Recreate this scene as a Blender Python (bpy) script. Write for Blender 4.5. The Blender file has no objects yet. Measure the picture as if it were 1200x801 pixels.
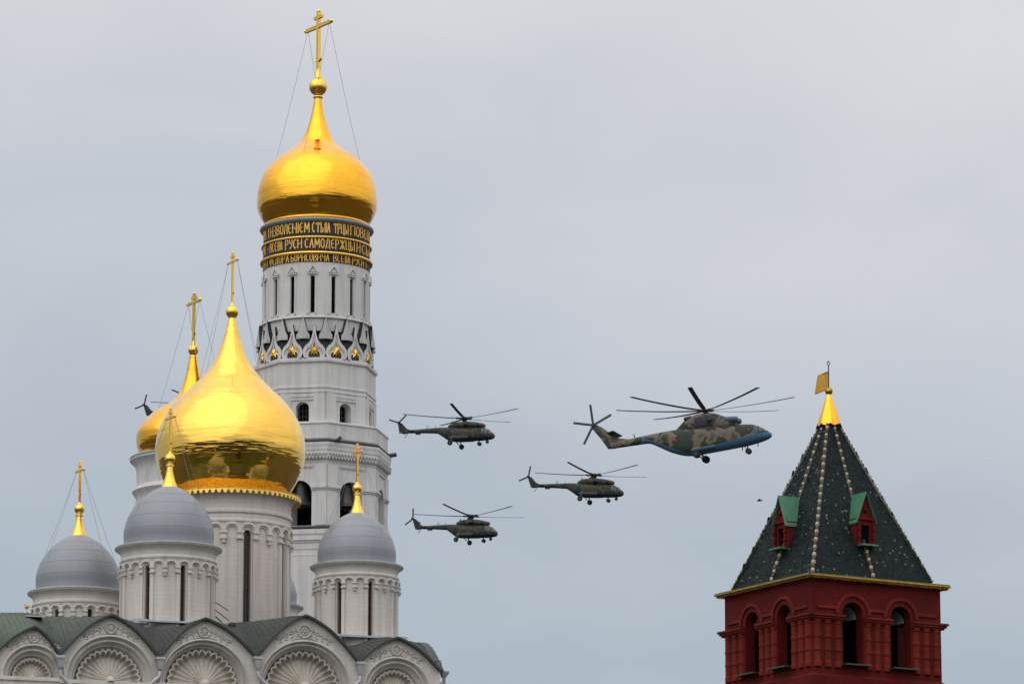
import bpy, math, random
from mathutils import Vector, Matrix
random.seed(7)
PI = math.pi
R_ = math.radians
sc = bpy.context.scene
C = sc.collection

# ------------------------------------------------------------------ camera
F = 5320.0                      # focal length in photo pixels (photo 1200 wide)
PITCH = R_(11.7)
CAM = Vector((0.0, 0.0, 1.7))
cam_d = bpy.data.cameras.new('camera')
cam_d.sensor_width = 36.0
cam_d.sensor_fit = 'HORIZONTAL'
cam_d.lens = F * 36.0 / 1200.0
cam_d.clip_start = 1.0
cam_d.clip_end = 30000.0
cam = bpy.data.objects.new('camera', cam_d)
cam.location = CAM
cam.rotation_euler = (PI / 2 + PITCH, 0, 0)
C.objects.link(cam)
sc.camera = cam

# ------------------------------------------------------------------ world, sun, exposure
SUN_EL, SUN_AZ = R_(48), R_(212)          # azimuth clockwise from +Y: behind the camera, to the left
w = bpy.data.worlds.new('World')
sc.world = w
w.use_nodes = True
nt = w.node_tree
for n in list(nt.nodes):
    nt.nodes.remove(n)
out = nt.nodes.new('ShaderNodeOutputWorld')
bg = nt.nodes.new('ShaderNodeBackground')
bg.inputs['Strength'].default_value = 0.1
sky = nt.nodes.new('ShaderNodeTexSky')
sky.sky_type = 'NISHITA'
sky.sun_disc = False
sky.sun_elevation = SUN_EL
sky.sun_rotation = SUN_AZ
tc = nt.nodes.new('ShaderNodeTexCoord')
sep = nt.nodes.new('ShaderNodeSeparateXYZ')
nt.links.new(tc.outputs['Generated'], sep.inputs[0])
# soft cloud structure shifts the elevation at which the cloud deck brightens
mp = nt.nodes.new('ShaderNodeMapping')
mp.inputs['Scale'].default_value = (1.0, 1.0, 2.2)
nt.links.new(tc.outputs['Generated'], mp.inputs['Vector'])
no = nt.nodes.new('ShaderNodeTexNoise')
no.inputs['Scale'].default_value = 9.0
no.inputs['Detail'].default_value = 5.0
no.inputs['Roughness'].default_value = 0.5
no.inputs['Distortion'].default_value = 0.4
nt.links.new(mp.outputs[0], no.inputs['Vector'])


def wmath(op, a, b=None, c=None):
    m = nt.nodes.new('ShaderNodeMath')
    m.operation = op
    for i, v in enumerate((a, b, c)):
        if v is None:
            continue
        if isinstance(v, (int, float)):
            m.inputs[i].default_value = v
        else:
            nt.links.new(v, m.inputs[i])
    return m.outputs[0]


ns = wmath('MULTIPLY', wmath('SUBTRACT', no.outputs['Fac'], 0.5), 0.13)
xs = wmath('MULTIPLY', sep.outputs['X'], 0.15)
h = wmath('ADD', wmath('ADD', sep.outputs['Z'], ns), xs)
ramp = nt.nodes.new('ShaderNodeValToRGB')
cr = ramp.color_ramp
cr.interpolation = 'B_SPLINE'
stops = [(0.0, (3.9, 4.5, 5.2)), (0.14, (4.15, 4.85, 5.55)), (0.20, (5.35, 5.8, 6.35)), (0.27, (6.85, 6.8, 7.15)),
         (0.40, (8.2, 8.3, 8.5)), (1.0, (13.6, 13.6, 13.7))]
cr.elements[0].position = stops[0][0]
cr.elements[1].position = stops[-1][0]
for p, col in stops[1:-1]:
    cr.elements.new(p)
for e, (p, col) in zip(cr.elements, stops):
    e.position = p
    e.color = (col[0] / 14.0, col[1] / 14.0, col[2] / 14.0, 1)
nt.links.new(h, ramp.inputs[0])
scl = nt.nodes.new('ShaderNodeVectorMath')
scl.operation = 'SCALE'
scl.inputs['Scale'].default_value = 14.0
nt.links.new(ramp.outputs[0], scl.inputs[0])
# the deck is thinner and brighter towards the hidden sun
dp = nt.nodes.new('ShaderNodeVectorMath')
dp.operation = 'DOT_PRODUCT'
nt.links.new(tc.outputs['Generated'], dp.inputs[0])
dp.inputs[1].default_value = (math.cos(SUN_EL) * math.sin(SUN_AZ), math.cos(SUN_EL) * math.cos(SUN_AZ), math.sin(SUN_EL))
glow = wmath('MULTIPLY', wmath('POWER', wmath('MAXIMUM', dp.outputs['Value'], 0.0), 2.0), 6.0)
glc = nt.nodes.new('ShaderNodeCombineColor')
for i_, kx in enumerate((1.0, 0.97, 0.92)):
    nt.links.new(wmath('MULTIPLY', glow, kx), glc.inputs[i_])
addc = nt.nodes.new('ShaderNodeVectorMath')
addc.operation = 'ADD'
nt.links.new(scl.outputs[0], addc.inputs[0])
nt.links.new(glc.outputs[0], addc.inputs[1])
mx = nt.nodes.new('ShaderNodeMix')
mx.data_type = 'RGBA'
mx.inputs[0].default_value = 0.95
nt.links.new(sky.outputs[0], mx.inputs[6])
nt.links.new(addc.outputs[0], mx.inputs[7])
nt.links.new(mx.outputs[2], bg.inputs['Color'])
nt.links.new(bg.outputs[0], out.inputs['Surface'])

sun_d = bpy.data.lights.new('sun', 'SUN')
sun_d.energy = 0.5
sun_d.angle = R_(90)
sun_d.color = (1.0, 0.95, 0.88)
sun = bpy.data.objects.new('sun', sun_d)
sdir = Vector((math.cos(SUN_EL) * math.sin(SUN_AZ), math.cos(SUN_EL) * math.cos(SUN_AZ), math.sin(SUN_EL)))
sun.rotation_euler = (-sdir).to_track_quat('-Z', 'Y').to_euler()
sun.location = (0, -50, 200)
C.objects.link(sun)
sc.view_settings.view_transform = 'Standard'
sc.view_settings.look = 'None'
sc.view_settings.exposure = 0.0
sc.view_settings.gamma = 1.0
sc.view_settings.use_curve_mapping = False
sc.cycles.max_bounces = 6


# ------------------------------------------------------------------ measuring helpers
def P(px, py, D):
    u = (px - 600.0) / F
    v = (400.5 - py) / F
    fy = math.cos(PITCH) - v * math.sin(PITCH)
    fz = math.sin(PITCH) + v * math.cos(PITCH)
    k = D / fy
    return Vector((u * k, D, CAM.z + fz * k))


def mpp(py, D):                                   # metres per photo pixel
    v = (400.5 - py) / F
    return D / (math.cos(PITCH) - v * math.sin(PITCH)) / F


# ------------------------------------------------------------------ materials
class NT:
    def __init__(self, name):
        self.m = bpy.data.materials.new(name)
        self.m.use_nodes = True
        self.t = self.m.node_tree
        self.b = self.t.nodes['Principled BSDF']

    def n(self, typ, **kw):
        nd = self.t.nodes.new(typ)
        for k, v in kw.items():
            if hasattr(nd, k):
                setattr(nd, k, v)
            else:
                nd.inputs[k.replace('_', ' ')].default_value = v
        return nd

    def l(self, a, b):
        self.t.links.new(a, b)

    def coord(self, scale=(1, 1, 1)):
        g = self.n('ShaderNodeNewGeometry')
        mpn = self.n('ShaderNodeMapping')
        mpn.inputs['Scale'].default_value = scale
        self.l(g.outputs['Position'], mpn.inputs['Vector'])
        return mpn.outputs[0]

    def ocoord(self, scale=(1, 1, 1)):
        g = self.n('ShaderNodeTexCoord')
        mpn = self.n('ShaderNodeMapping')
        mpn.inputs['Scale'].default_value = scale
        self.l(g.outputs['Object'], mpn.inputs['Vector'])
        return mpn.outputs[0]

    def noise(self, vec, scale, detail=4, rough=0.55, dist=0.0):
        nd = self.n('ShaderNodeTexNoise')
        nd.inputs['Scale'].default_value = scale
        nd.inputs['Detail'].default_value = detail
        nd.inputs['Roughness'].default_value = rough
        nd.inputs['Distortion'].default_value = dist
        self.l(vec, nd.inputs['Vector'])
        return nd.outputs['Fac']

    def ramp(self, fac, stops, interp='LINEAR'):
        r = self.n('ShaderNodeValToRGB')
        c = r.color_ramp
        c.interpolation = interp
        while len(c.elements) < len(stops):
            c.elements.new(0.5)
        for e, (p, col) in zip(c.elements, stops):
            e.position = p
            e.color = (*col, 1) if len(col) == 3 else col
        self.l(fac, r.inputs[0])
        return r.outputs[0]

    def mix(self, fac, a, b, mode='MIX'):
        m = self.n('ShaderNodeMix')
        m.data_type = 'RGBA'
        m.blend_type = mode
        for i, v in ((0, fac), (6, a), (7, b)):
            if isinstance(v, (int, float)):
                m.inputs[i].default_value = v
            elif isinstance(v, tuple):
                m.inputs[i].default_value = (*v, 1)
            else:
                self.l(v, m.inputs[i])
        return m.outputs[2]

    def bump(self, hgt, strength=0.3, dist=0.05):
        b = self.n('ShaderNodeBump')
        b.inputs['Strength'].default_value = strength
        b.inputs['Distance'].default_value = dist
        self.l(hgt, b.inputs['Height'])
        self.l(b.outputs[0], self.b.inputs['Normal'])
        return b

    def base(self, c):
        if isinstance(c, tuple):
            self.b.inputs['Base Color'].default_value = (*c, 1)
        else:
            self.l(c, self.b.inputs['Base Color'])

    def rough(self, r):
        if isinstance(r, (int, float)):
            self.b.inputs['Roughness'].default_value = r
        else:
            self.l(r, self.b.inputs['Roughness'])


def flat(name, col, rough=0.6, metal=0.0, var=0.0, vscale=3.0):
    k = NT(name)
    if var:
        f = k.noise(k.coord(), vscale, 5, 0.6)
        k.base(k.ramp(f, [(0.3, tuple(c * (1 - var) for c in col)), (0.7, tuple(min(1, c * (1 + var)) for c in col))]))
    else:
        k.base(col)
    k.rough(rough)
    k.b.inputs['Metallic'].default_value = metal
    return k.m


def gold(name, col, rough, wave=0.25, seam=1.25):
    k = NT(name)
    v = k.coord()
    f = k.noise(v, 0.9, 6, 0.6)
    k.base(k.ramp(f, [(0.3, tuple(c * 0.86 for c in col)), (0.65, col)]))
    k.b.inputs['Metallic'].default_value = 1.0
    f2 = k.noise(v, 2.2, 5, 0.6)
    k.rough(k.ramp(f2, [(0.3, (rough * 0.8,) * 3), (0.7, (rough * 1.3,) * 3)]))
    # beaten sheets: low waves plus horizontal laps
    v2 = k.coord((0.30, 0.30, 1.9))
    a = k.noise(v2, 0.75, 3, 0.5)
    wv = k.n('ShaderNodeTexWave')
    wv.bands_direction = 'Z'
    wv.wave_profile = 'SAW'
    wv.inputs['Scale'].default_value = 1.0 / seam / 3.2
    wv.inputs['Distortion'].default_value = 0.25
    k.l(v, wv.inputs['Vector'])
    ad = k.n('ShaderNodeMath', operation='MULTIPLY_ADD')
    k.l(wv.outputs['Fac'], ad.inputs[0])
    ad.inputs[1].default_value = 0.05
    k.l(a, ad.inputs[2])
    k.bump(ad.outputs[0], wave, 0.35)
    return k.m


def whitewash(name, base, stain, brick=0.5):
    k = NT(name)
    v = k.coord()
    big = k.noise(v, 0.35, 5, 0.6)
    fine = k.noise(v, 5.0, 6, 0.7)
    streak = k.noise(k.coord((1.4, 1.4, 0.10)), 1.3, 5, 0.65)
    c = k.ramp(streak, [(0.36, tuple(x * 0.88 for x in stain)), (0.54, base)])
    c = k.mix(0.45, c, k.ramp(big, [(0.3, stain), (0.7, base)]))
    c = k.mix(0.25, c, k.ramp(fine, [(0.3, tuple(x * 0.8 for x in base)), (0.7, base)]))
    k.base(c)
    k.rough(0.85)
    cc = k.n('ShaderNodeSeparateXYZ')
    k.l(v, cc.inputs[0])
    cm = k.n('ShaderNodeCombineXYZ')
    ad = k.n('ShaderNodeMath', operation='ADD')
    k.l(cc.outputs[0], ad.inputs[0])
    k.l(cc.outputs[1], ad.inputs[1])
    k.l(ad.outputs[0], cm.inputs[0])
    k.l(cc.outputs[2], cm.inputs[1])
    br = k.n('ShaderNodeTexBrick')
    br.inputs['Scale'].default_value = 1.0
    br.inputs['Brick Width'].default_value = 0.62
    br.inputs['Row Height'].default_value = 0.28
    br.inputs['Mortar Size'].default_value = 0.018
    br.inputs['Color1'].default_value = (1, 1, 1, 1)
    br.inputs['Color2'].default_value = (0.8, 0.8, 0.8, 1)
    br.inputs['Mortar'].default_value = (0.2, 0.2, 0.2, 1)
    k.l(cm.outputs[0], br.inputs['Vector'])
    c = k.mix(0.05 + 0.1 * brick, c, br.outputs['Color'], 'MULTIPLY')
    k.base(c)
    hh = k.mix(0.4, br.outputs['Color'], fine)
    k.bump(hh, brick, 0.05)
    return k.m


def redbrick(name, col):
    k = NT(name)
    v = k.coord()
    cc = k.n('ShaderNodeSeparateXYZ')
    k.l(v, cc.inputs[0])
    cm = k.n('ShaderNodeCombineXYZ')
    ad = k.n('ShaderNodeMath', operation='ADD')
    k.l(cc.outputs[0], ad.inputs[0])
    k.l(cc.outputs[1], ad.inputs[1])
    k.l(ad.outputs[0], cm.inputs[0])
    k.l(cc.outputs[2], cm.inputs[1])
    br = k.n('ShaderNodeTexBrick')
    br.inputs['Scale'].default_value = 1.0
    br.inputs['Brick Width'].default_value = 0.30
    br.inputs['Row Height'].default_value = 0.09
    br.inputs['Mortar Size'].default_value = 0.008
    br.inputs['Color1'].default_value = (*col, 1)
    br.inputs['Color2'].default_value = (*tuple(c * 0.72 for c in col), 1)
    br.inputs['Mortar'].default_value = (*tuple(c * 0.62 for c in col), 1)
    k.l(cm.outputs[0], br.inputs['Vector'])
    big = k.noise(v, 0.8, 5, 0.6)
    c = k.mix(k.ramp(big, [(0.35, (0.75,) * 3), (0.60, (0.0,) * 3)]), br.outputs['Color'], tuple(x * 0.45 for x in col))
    fin = k.noise(k.coord((3, 3, 0.5)), 1.6, 5, 0.65)
    c = k.mix(k.ramp(fin, [(0.40, (0.5,) * 3), (0.55, (0.0,) * 3)]), c, tuple(x * 0.5 + 0.006 for x in col))
    k.base(c)
    k.rough(0.8)
    k.b.inputs['Specular IOR Level'].default_value = 0.15
    k.bump(br.outputs['Fac'], -0.3, 0.02)
    return k.m


def seam_metal(name, c1, c2, rough, patina=None, metal=0.0):
    k = NT(name)
    v = k.coord()
    f = k.noise(v, 0.6, 6, 0.65)
    f2 = k.noise(k.coord((2.5, 2.5, 0.3)), 1.5, 4, 0.6)
    c = k.ramp(f, [(0.32, c1), (0.68, c2)])
    c = k.mix(0.35, c, k.ramp(f2, [(0.35, c1), (0.65, c2)]))
    if patina:
        f3 = k.noise(v, 0.22, 5, 0.6)
        sx_ = k.n('ShaderNodeSeparateXYZ')
        k.l(v, sx_.inputs[0])
        mr = k.n('ShaderNodeMapRange')
        k.l(sx_.outputs[0], mr.inputs[0])
        mr.inputs[1].default_value = -27.5
        mr.inputs[2].default_value = -22.5
        mr.inputs[3].default_value = 1.0
        mr.inputs[4].default_value = 0.10
        pf = k.mix(1.0, k.ramp(f3, [(0.40, (0.25,) * 3), (0.62, (1.0,) * 3)]), mr.outputs[0], 'MULTIPLY')
        c = k.mix(pf, c, patina)
    k.base(c)
    k.rough(k.ramp(f2, [(0.3, (rough * 0.8,) * 3), (0.7, (min(1, rough * 1.2),) * 3)]))
    k.b.inputs['Metallic'].default_value = metal
    k.bump(f, 0.12, 0.05)
    return k.m


def camo(name, stops, scale, belly_z=None, belly=(0.05, 0.13, 0.30), slope=0.0, ramp=None):
    k = NT(name)
    v = k.ocoord((1, 0.8, 1.15))
    f = k.noise(v, scale, 2, 0.45, 0.6)
    c = k.ramp(f, stops, 'CONSTANT')
    if belly_z is not None:
        g = k.n('ShaderNodeTexCoord')
        s = k.n('ShaderNodeSeparateXYZ')
        k.l(g.outputs['Object'], s.inputs[0])
        m = k.n('ShaderNodeMath', operation='MULTIPLY_ADD')
        k.l(s.outputs[0], m.inputs[0])
        m.inputs[1].default_value = -slope
        k.l(s.outputs[2], m.inputs[2])
        if ramp:
            m2 = k.n('ShaderNodeMath', operation='MULTIPLY_ADD')
            k.l(s.outputs[0], m2.inputs[0])
            m2.inputs[1].default_value = -ramp[0]
            k.l(s.outputs[2], m2.inputs[2])
            m3 = k.n('ShaderNodeMath', operation='SUBTRACT')
            k.l(m2.outputs[0], m3.inputs[0])
            m3.inputs[1].default_value = ramp[1] - belly_z
            mm = k.n('ShaderNodeMath', operation='MINIMUM')
            k.l(m.outputs[0], mm.inputs[0])
            k.l(m3.outputs[0], mm.inputs[1])
            m = mm
        lt = k.n('ShaderNodeMath', operation='LESS_THAN')
        k.l(m.outputs[0], lt.inputs[0])
        lt.inputs[1].default_value = belly_z
        c = k.mix(lt.outputs[0], c, belly)
    fine = k.noise(k.ocoord(), 6.0, 4, 0.7)
    c = k.mix(0.25, c, fine, 'MULTIPLY')
    k.base(c)
    k.rough(0.6)
    k.b.inputs['Specular IOR Level'].default_value = 0.3
    return k.m


M = {}
M['gold'] = gold('gold_leaf', (0.98, 0.60, 0.115), 0.085, 0.24)
M['gold_deep'] = gold('gold_leaf_deep', (1.0, 0.50, 0.045), 0.13, 0.22)
M['gold_trim'] = flat('gold_trim', (0.95, 0.58, 0.11), 0.28, 1.0, 0.12, 4)
M['gold_old'] = flat('gold_aged', (0.45, 0.26, 0.045), 0.42, 1.0, 0.35, 5)
M['flag'] = flat('gilded_flag', (0.70, 0.38, 0.06), 0.45, 0.8, 0.15, 6)
M['gold_letter'] = flat('gold_letter', (0.80, 0.48, 0.11), 0.45, 0.6, 0.1, 4)
M['white'] = whitewash('limewash_wall', (0.65, 0.61, 0.57), (0.50, 0.465, 0.43))
M['white_tower'] = whitewash('limewash_tower', (0.64, 0.63, 0.62), (0.48, 0.475, 0.47), 0.2)
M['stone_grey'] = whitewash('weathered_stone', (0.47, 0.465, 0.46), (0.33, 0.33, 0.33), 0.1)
M['carved'] = whitewash('limewash_carving', (0.56, 0.53, 0.49), (0.40, 0.37, 0.34), 0.08)
M['shell'] = whitewash('limewash_shell', (0.58, 0.54, 0.47), (0.38, 0.34, 0.28), 0.05)
M['dome_grey'] = seam_metal('dome_paint_grey', (0.205, 0.218, 0.245), (0.255, 0.268, 0.295), 0.45, None, 0.1)
M['lip_grey'] = flat('lead_grey', (0.24, 0.25, 0.255), 0.5, 0.2, 0.2)
M['roof'] = seam_metal('roof_copper_dark', (0.018, 0.021, 0.021), (0.034, 0.037, 0.034), 0.75, (0.072, 0.094, 0.070))
M['roof_edge'] = flat('roof_edge_dark', (0.03, 0.034, 0.036), 0.55, 0.0, 0.2)
M['dark_panel'] = flat('dark_band', (0.020, 0.022, 0.026), 0.6, 0.0, 0.3)
M['void'] = flat('dark_interior', (0.005, 0.005, 0.006), 1.0)  # near-black colour carries the shade inside openings
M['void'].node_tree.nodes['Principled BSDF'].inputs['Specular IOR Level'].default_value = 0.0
M['glass'] = flat('window_glass', (0.022, 0.024, 0.032), 0.18)
M['muntin'] = flat('window_bar', (0.05, 0.035, 0.035), 0.6)
M['reveal'] = flat('window_reveal', (0.26, 0.17, 0.14), 0.85, 0.0, 0.2)
M['chain'] = flat('chain_iron', (0.20, 0.20, 0.21), 0.5)
M['pipe'] = flat('downpipe_zinc', (0.42, 0.43, 0.45), 0.4, 0.3, 0.15)
M['bell'] = flat('bell_bronze', (0.05, 0.055, 0.055), 0.45, 0.7, 0.3)
M['iron'] = flat('dark_iron', (0.03, 0.03, 0.032), 0.6)
M['brick'] = redbrick('red_brick', (0.150, 0.010, 0.009))
M['brick_trim'] = redbrick('red_brick_trim', (0.215, 0.024, 0.014))
M['vault'] = flat('vault_plaster', (0.33, 0.34, 0.35), 0.85, 0.0, 0.15)
M['green'] = flat('green_sheet', (0.055, 0.18, 0.105), 0.45, 0.0, 0.15, 4)
M['green_dark'] = flat('green_sheet_dark', (0.016, 0.055, 0.032), 0.5, 0.0, 0.2, 4)
M['bead'] = flat('bead_cream', (0.40, 0.30, 0.21), 0.4, 0.0, 0.25, 9)
M['bead_dark'] = flat('bead_dark', (0.05, 0.055, 0.035), 0.35, 0.0, 0.3, 9)
for nm_, kc in (('tile_mid', (0.009, 0.014, 0.016)), ('tile_light', (0.019, 0.030, 0.033)), ('tile_pale', (0.17, 0.18, 0.16))):  # the last tone is a pale one for a few random tiles
    M[nm_] = flat('spire_' + nm_, kc, 0.5, 0.0, 0.2)
    M[nm_].node_tree.nodes['Principled BSDF'].inputs['Specular IOR Level'].default_value = 0.14
k = NT('spire_tile')
f = k.noise(k.coord(), 9.0, 3, 0.7)
k.base(k.ramp(f, [(0.30, (0.005, 0.009, 0.010)), (0.55, (0.012, 0.019, 0.021)), (0.80, (0.014, 0.022, 0.025))]))
k.rough(0.5)
k.b.inputs['Specular IOR Level'].default_value = 0.14
M['tile'] = k.m
M['under'] = flat('spire_underlay', (0.008, 0.010, 0.010), 0.7)
M['camo_small'] = camo('camo_dull', [(0.0, (0.018, 0.026, 0.021)), (0.40, (0.052, 0.060, 0.038)), (0.49, (0.020, 0.027, 0.022)), (0.545, (0.088, 0.064, 0.047)), (0.62, (0.036, 0.042, 0.030))], 0.55,
                       -3.55, (0.012, 0.028, 0.055))
M['camo_boom'] = camo('camo_dull_tail', [(0.0, (0.018, 0.026, 0.021)), (0.40, (0.052, 0.060, 0.038)), (0.49, (0.020, 0.027, 0.022)), (0.545, (0.088, 0.064, 0.047)), (0.62, (0.036, 0.042, 0.030))], 0.55)
M['camo_big'] = camo('camo_bold', [(0.0, (0.036, 0.048, 0.034)), (0.455, (0.175, 0.150, 0.110)), (0.56, (0.105, 0.080, 0.050)), (0.64, (0.030, 0.040, 0.030))], 0.27,
                     -6.85, (0.060, 0.145, 0.250), 0.085, (-0.54, -9.35))
M['camo_big_tail'] = camo('camo_bold_tail', [(0.0, (0.036, 0.048, 0.034)), (0.45, (0.175, 0.150, 0.110)), (0.58, (0.105, 0.080, 0.050))], 0.34)
M['blade'] = flat('rotor_blade', (0.022, 0.024, 0.028), 0.45)
M['blade_tip'] = flat('blade_tip_pale', (0.10, 0.10, 0.11), 0.5)
M['tyre'] = flat('tyre_rubber', (0.012, 0.012, 0.013), 0.85)
M['strut'] = flat('gear_strut', (0.05, 0.06, 0.07), 0.5)
M['cockpit'] = flat('cockpit_glass', (0.055, 0.060, 0.070), 0.12)
M['cockpit_pale'] = flat('cockpit_frame', (0.20, 0.19, 0.16), 0.3, 0, 0.4, 1.5)
M['intake'] = flat('intake_blue', (0.05, 0.09, 0.14), 0.4)
M['exhaust_recess_shade'] = flat('exhaust_recess_navy', (0.016, 0.020, 0.032), 0.5)
M['tank'] = flat('tank_dull', (0.020, 0.025, 0.024), 0.55, 0.0, 0.3)
M['exhaust'] = flat('exhaust_red', (0.11, 0.045, 0.03), 0.6)
M['star_red'] = flat('star_red', (0.30, 0.028, 0.03), 0.5)
M['star_white'] = flat('star_white', (0.34, 0.31, 0.28), 0.5)
k = NT('grass_hill')
f = k.noise(k.coord(), 0.05, 6, 0.65)
k.base(k.ramp(f, [(0.3, (0.018, 0.028, 0.010)), (0.55, (0.035, 0.048, 0.018)), (0.72, (0.09, 0.065, 0.04))]))
k.rough(0.9)
k.b.inputs['Specular IOR Level'].default_value = 0.05
M['grass'] = k.m
k = NT('asphalt')
f = k.noise(k.coord(), 0.03, 7, 0.65)
k.base(k.ramp(f, [(0.3, (0.012, 0.014, 0.010)), (0.52, (0.022, 0.022, 0.018)), (0.62, (0.060, 0.040, 0.022)), (0.7, (0.09, 0.075, 0.05))]))
k.rough(0.85)
k.b.inputs['Specular IOR Level'].default_value = 0.05
M['asphalt'] = k.m
k = NT('paving')
f = k.noise(k.coord(), 0.3, 6, 0.6)
k.base(k.ramp(f, [(0.3, (0.045, 0.042, 0.038)), (0.7, (0.085, 0.078, 0.07))]))
k.rough(0.85)
k.b.inputs['Specular IOR Level'].default_value = 0.05
M['paving'] = k.m
k = NT('river_water')
f = k.noise(k.coord((0.6, 1.4, 1)), 0.5, 5, 0.6)
k.base((0.020, 0.028, 0.026))
k.b.inputs['Specular IOR Level'].default_value = 0.2
k.rough(0.3)
k.bump(f, 0.25, 0.3)
M['water'] = k.m


# ------------------------------------------------------------------ mesh builder
class MB:
    def __init__(self):
        self.v, self.f, self.mi = [], [], []

    def add(self, vs, fs, mi=0):
        o = len(self.v)
        self.v += [Vector(p) for p in vs]
        for f in fs:
            self.f.append([i + o for i in f])
            self.mi.append(mi)

    def quad(self, a, b, c, d, mi=0):
        self.add([a, b, c, d], [(0, 1, 2, 3)], mi)

    def grid(self, rows, closed=False, mi=0):
        n = len(rows[0])
        vs = [p for r in rows for p in r]
        fs = []
        for i in range(len(rows) - 1):
            for j in range(n if closed else n - 1):
                k2 = (j + 1) % n
                fs.append((i * n + j, i * n + k2, (i + 1) * n + k2, (i + 1) * n + j))
        self.add(vs, fs, mi)

    def obox(self, c, ex, ey, ez, mi=0):            # oriented box from half-axis vectors
        c = Vector(c)
        vs = []
        for sx in (-1, 1):
            for sy in (-1, 1):
                for sz in (-1, 1):
                    vs.append(c + ex * sx + ey * sy + ez * sz)
        self.add(vs, [(0, 1, 3, 2), (4, 6, 7, 5), (0, 4, 5, 1), (2, 3, 7, 6), (0, 2, 6, 4), (1, 5, 7, 3)], mi)

    def box(self, c, s, rz=0, mi=0):
        a = Vector((math.cos(rz), math.sin(rz), 0))
        b = Vector((-math.sin(rz), math.cos(rz), 0))
        self.obox(c, a * s[0] / 2, b * s[1] / 2, Vector((0, 0, s[2] / 2)), mi)

    def bar(self, a, b, wd, th, side=None, mi=0):   # box from a to b
        a, b = Vector(a), Vector(b)
        d = b - a
        if d.length < 1e-6:
            return
        u = d.normalized()
        s = Vector(side) if side is not None else (Vector((0, 0, 1)) if abs(u.z) < 0.9 else Vector((1, 0, 0)))
        s = (s - u * s.dot(u)).normalized()
        t = u.cross(s)
        self.obox((a + b) / 2, d / 2, s * wd / 2, t * th / 2, mi)

    def tube(self, pts, r, seg=8, mi=0, caps=True):
        pts = [Vector(p) for p in pts]
        rs = r if isinstance(r, (list, tuple)) else [r] * len(pts)
        rows = []
        prev = None
        for i, p in enumerate(pts):
            d = (pts[min(i + 1, len(pts) - 1)] - pts[max(i - 1, 0)])
            d.normalize()
            if prev is None:
                a = Vector((0, 0, 1)) if abs(d.z) < 0.9 else Vector((1, 0, 0))
                s = d.cross(a).normalized()
            else:
                s = (prev - d * prev.dot(d)).normalized()
            prev = s
            t = d.cross(s)
            rows.append([p + (s * math.cos(2 * PI * j / seg) + t * math.sin(2 * PI * j / seg)) * rs[i] for j in range(seg)])
        self.grid(rows, True, mi)
        if caps:
            self.add(rows[0], [tuple(range(seg))[::-1]], mi)
            self.add(rows[-1], [tuple(range(seg))], mi)

    def lathe(self, cx, cy, prof, seg=96, mi=0, axis=None):
        rows = [[(cx + r * math.sin(2 * PI * j / seg), cy - r * math.cos(2 * PI * j / seg), z) for j in range(seg)] for r, z in prof]
        self.grid(rows, True, mi)

    def ball(self, c, r, seg=12, rings=8, mi=0, sz=1.0):
        c = Vector(c)
        prof = [(r * math.sin(PI * i / rings) + 1e-4, c.z + r * sz * math.cos(PI * i / rings)) for i in range(rings + 1)]
        self.lathe(c.x, c.y, prof, seg, mi)

    def cbox(self, cx, cy, a0, a1, r0, r1, z0, z1, n=4, mi=0):   # curved box on a drum, angles from the camera side to the right
        rows = []
        for i in range(n + 1):
            a = a0 + (a1 - a0) * i / n
            s, c = math.sin(a), -math.cos(a)
            rows.append([(cx + r0 * s, cy + r0 * c, z0), (cx + r1 * s, cy + r1 * c, z0), (cx + r1 * s, cy + r1 * c, z1), (cx + r0 * s, cy + r0 * c, z1)])
        self.grid(rows, True, mi)
        self.add(rows[0], [(0, 1, 2, 3)], mi)
        self.add(rows[-1], [(3, 2, 1, 0)], mi)

    def build(self, name, mats, parent=None, smooth=False, org=(0, 0, 0), auto=None):
        me = bpy.data.meshes.new(name)
        o = Vector(org)
        me.from_pydata([tuple(p - o) for p in self.v], [], self.f)
        if not isinstance(mats, (list, tuple)):
            mats = [mats]
        for m in mats:
            me.materials.append(m)
        me.polygons.foreach_set('material_index', self.mi)
        me.update()
        import bmesh
        b = bmesh.new()
        b.from_mesh(me)
        bmesh.ops.remove_doubles(b, verts=b.verts, dist=1e-4)
        bmesh.ops.recalc_face_normals(b, faces=b.faces)
        b.to_mesh(me)
        b.free()
        if smooth:
            me.polygons.foreach_set('use_smooth', [True] * len(me.polygons))
            if auto is not None:
                try:
                    me.set_sharp_from_angle(angle=R_(auto))
                except Exception:
                    pass
        ob = bpy.data.objects.new(name, me)
        C.objects.link(ob)
        if parent is not None:
            ob.parent = parent
        return ob


def thing(name, label, cat, loc, group=None):
    o = bpy.data.objects.new(name, None)
    o.empty_display_size = 0.5
    o.location = loc
    o['label'] = label
    o['category'] = cat
    if group:
        o['group'] = group
    C.objects.link(o)
    return o


def structure(o):
    o['kind'] = 'structure'
    return o


def crom(pts, n=6):                                  # smooth profile through points
    res = []
    for i in range(len(pts) - 1):
        p0 = pts[max(i - 1, 0)]
        p1, p2 = pts[i], pts[i + 1]
        p3 = pts[min(i + 2, len(pts) - 1)]
        for j in range(n):
            t = j / n
            q = []
            for d in range(len(p1)):
                q.append(0.5 * (2 * p1[d] + (p2[d] - p0[d]) * t + (2 * p0[d] - 5 * p1[d] + 4 * p2[d] - p3[d]) * t * t + (3 * p1[d] - p0[d] - 3 * p2[d] + p3[d]) * t ** 3))
            res.append(tuple(q))
    res.append(tuple(pts[-1]))
    return res


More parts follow.
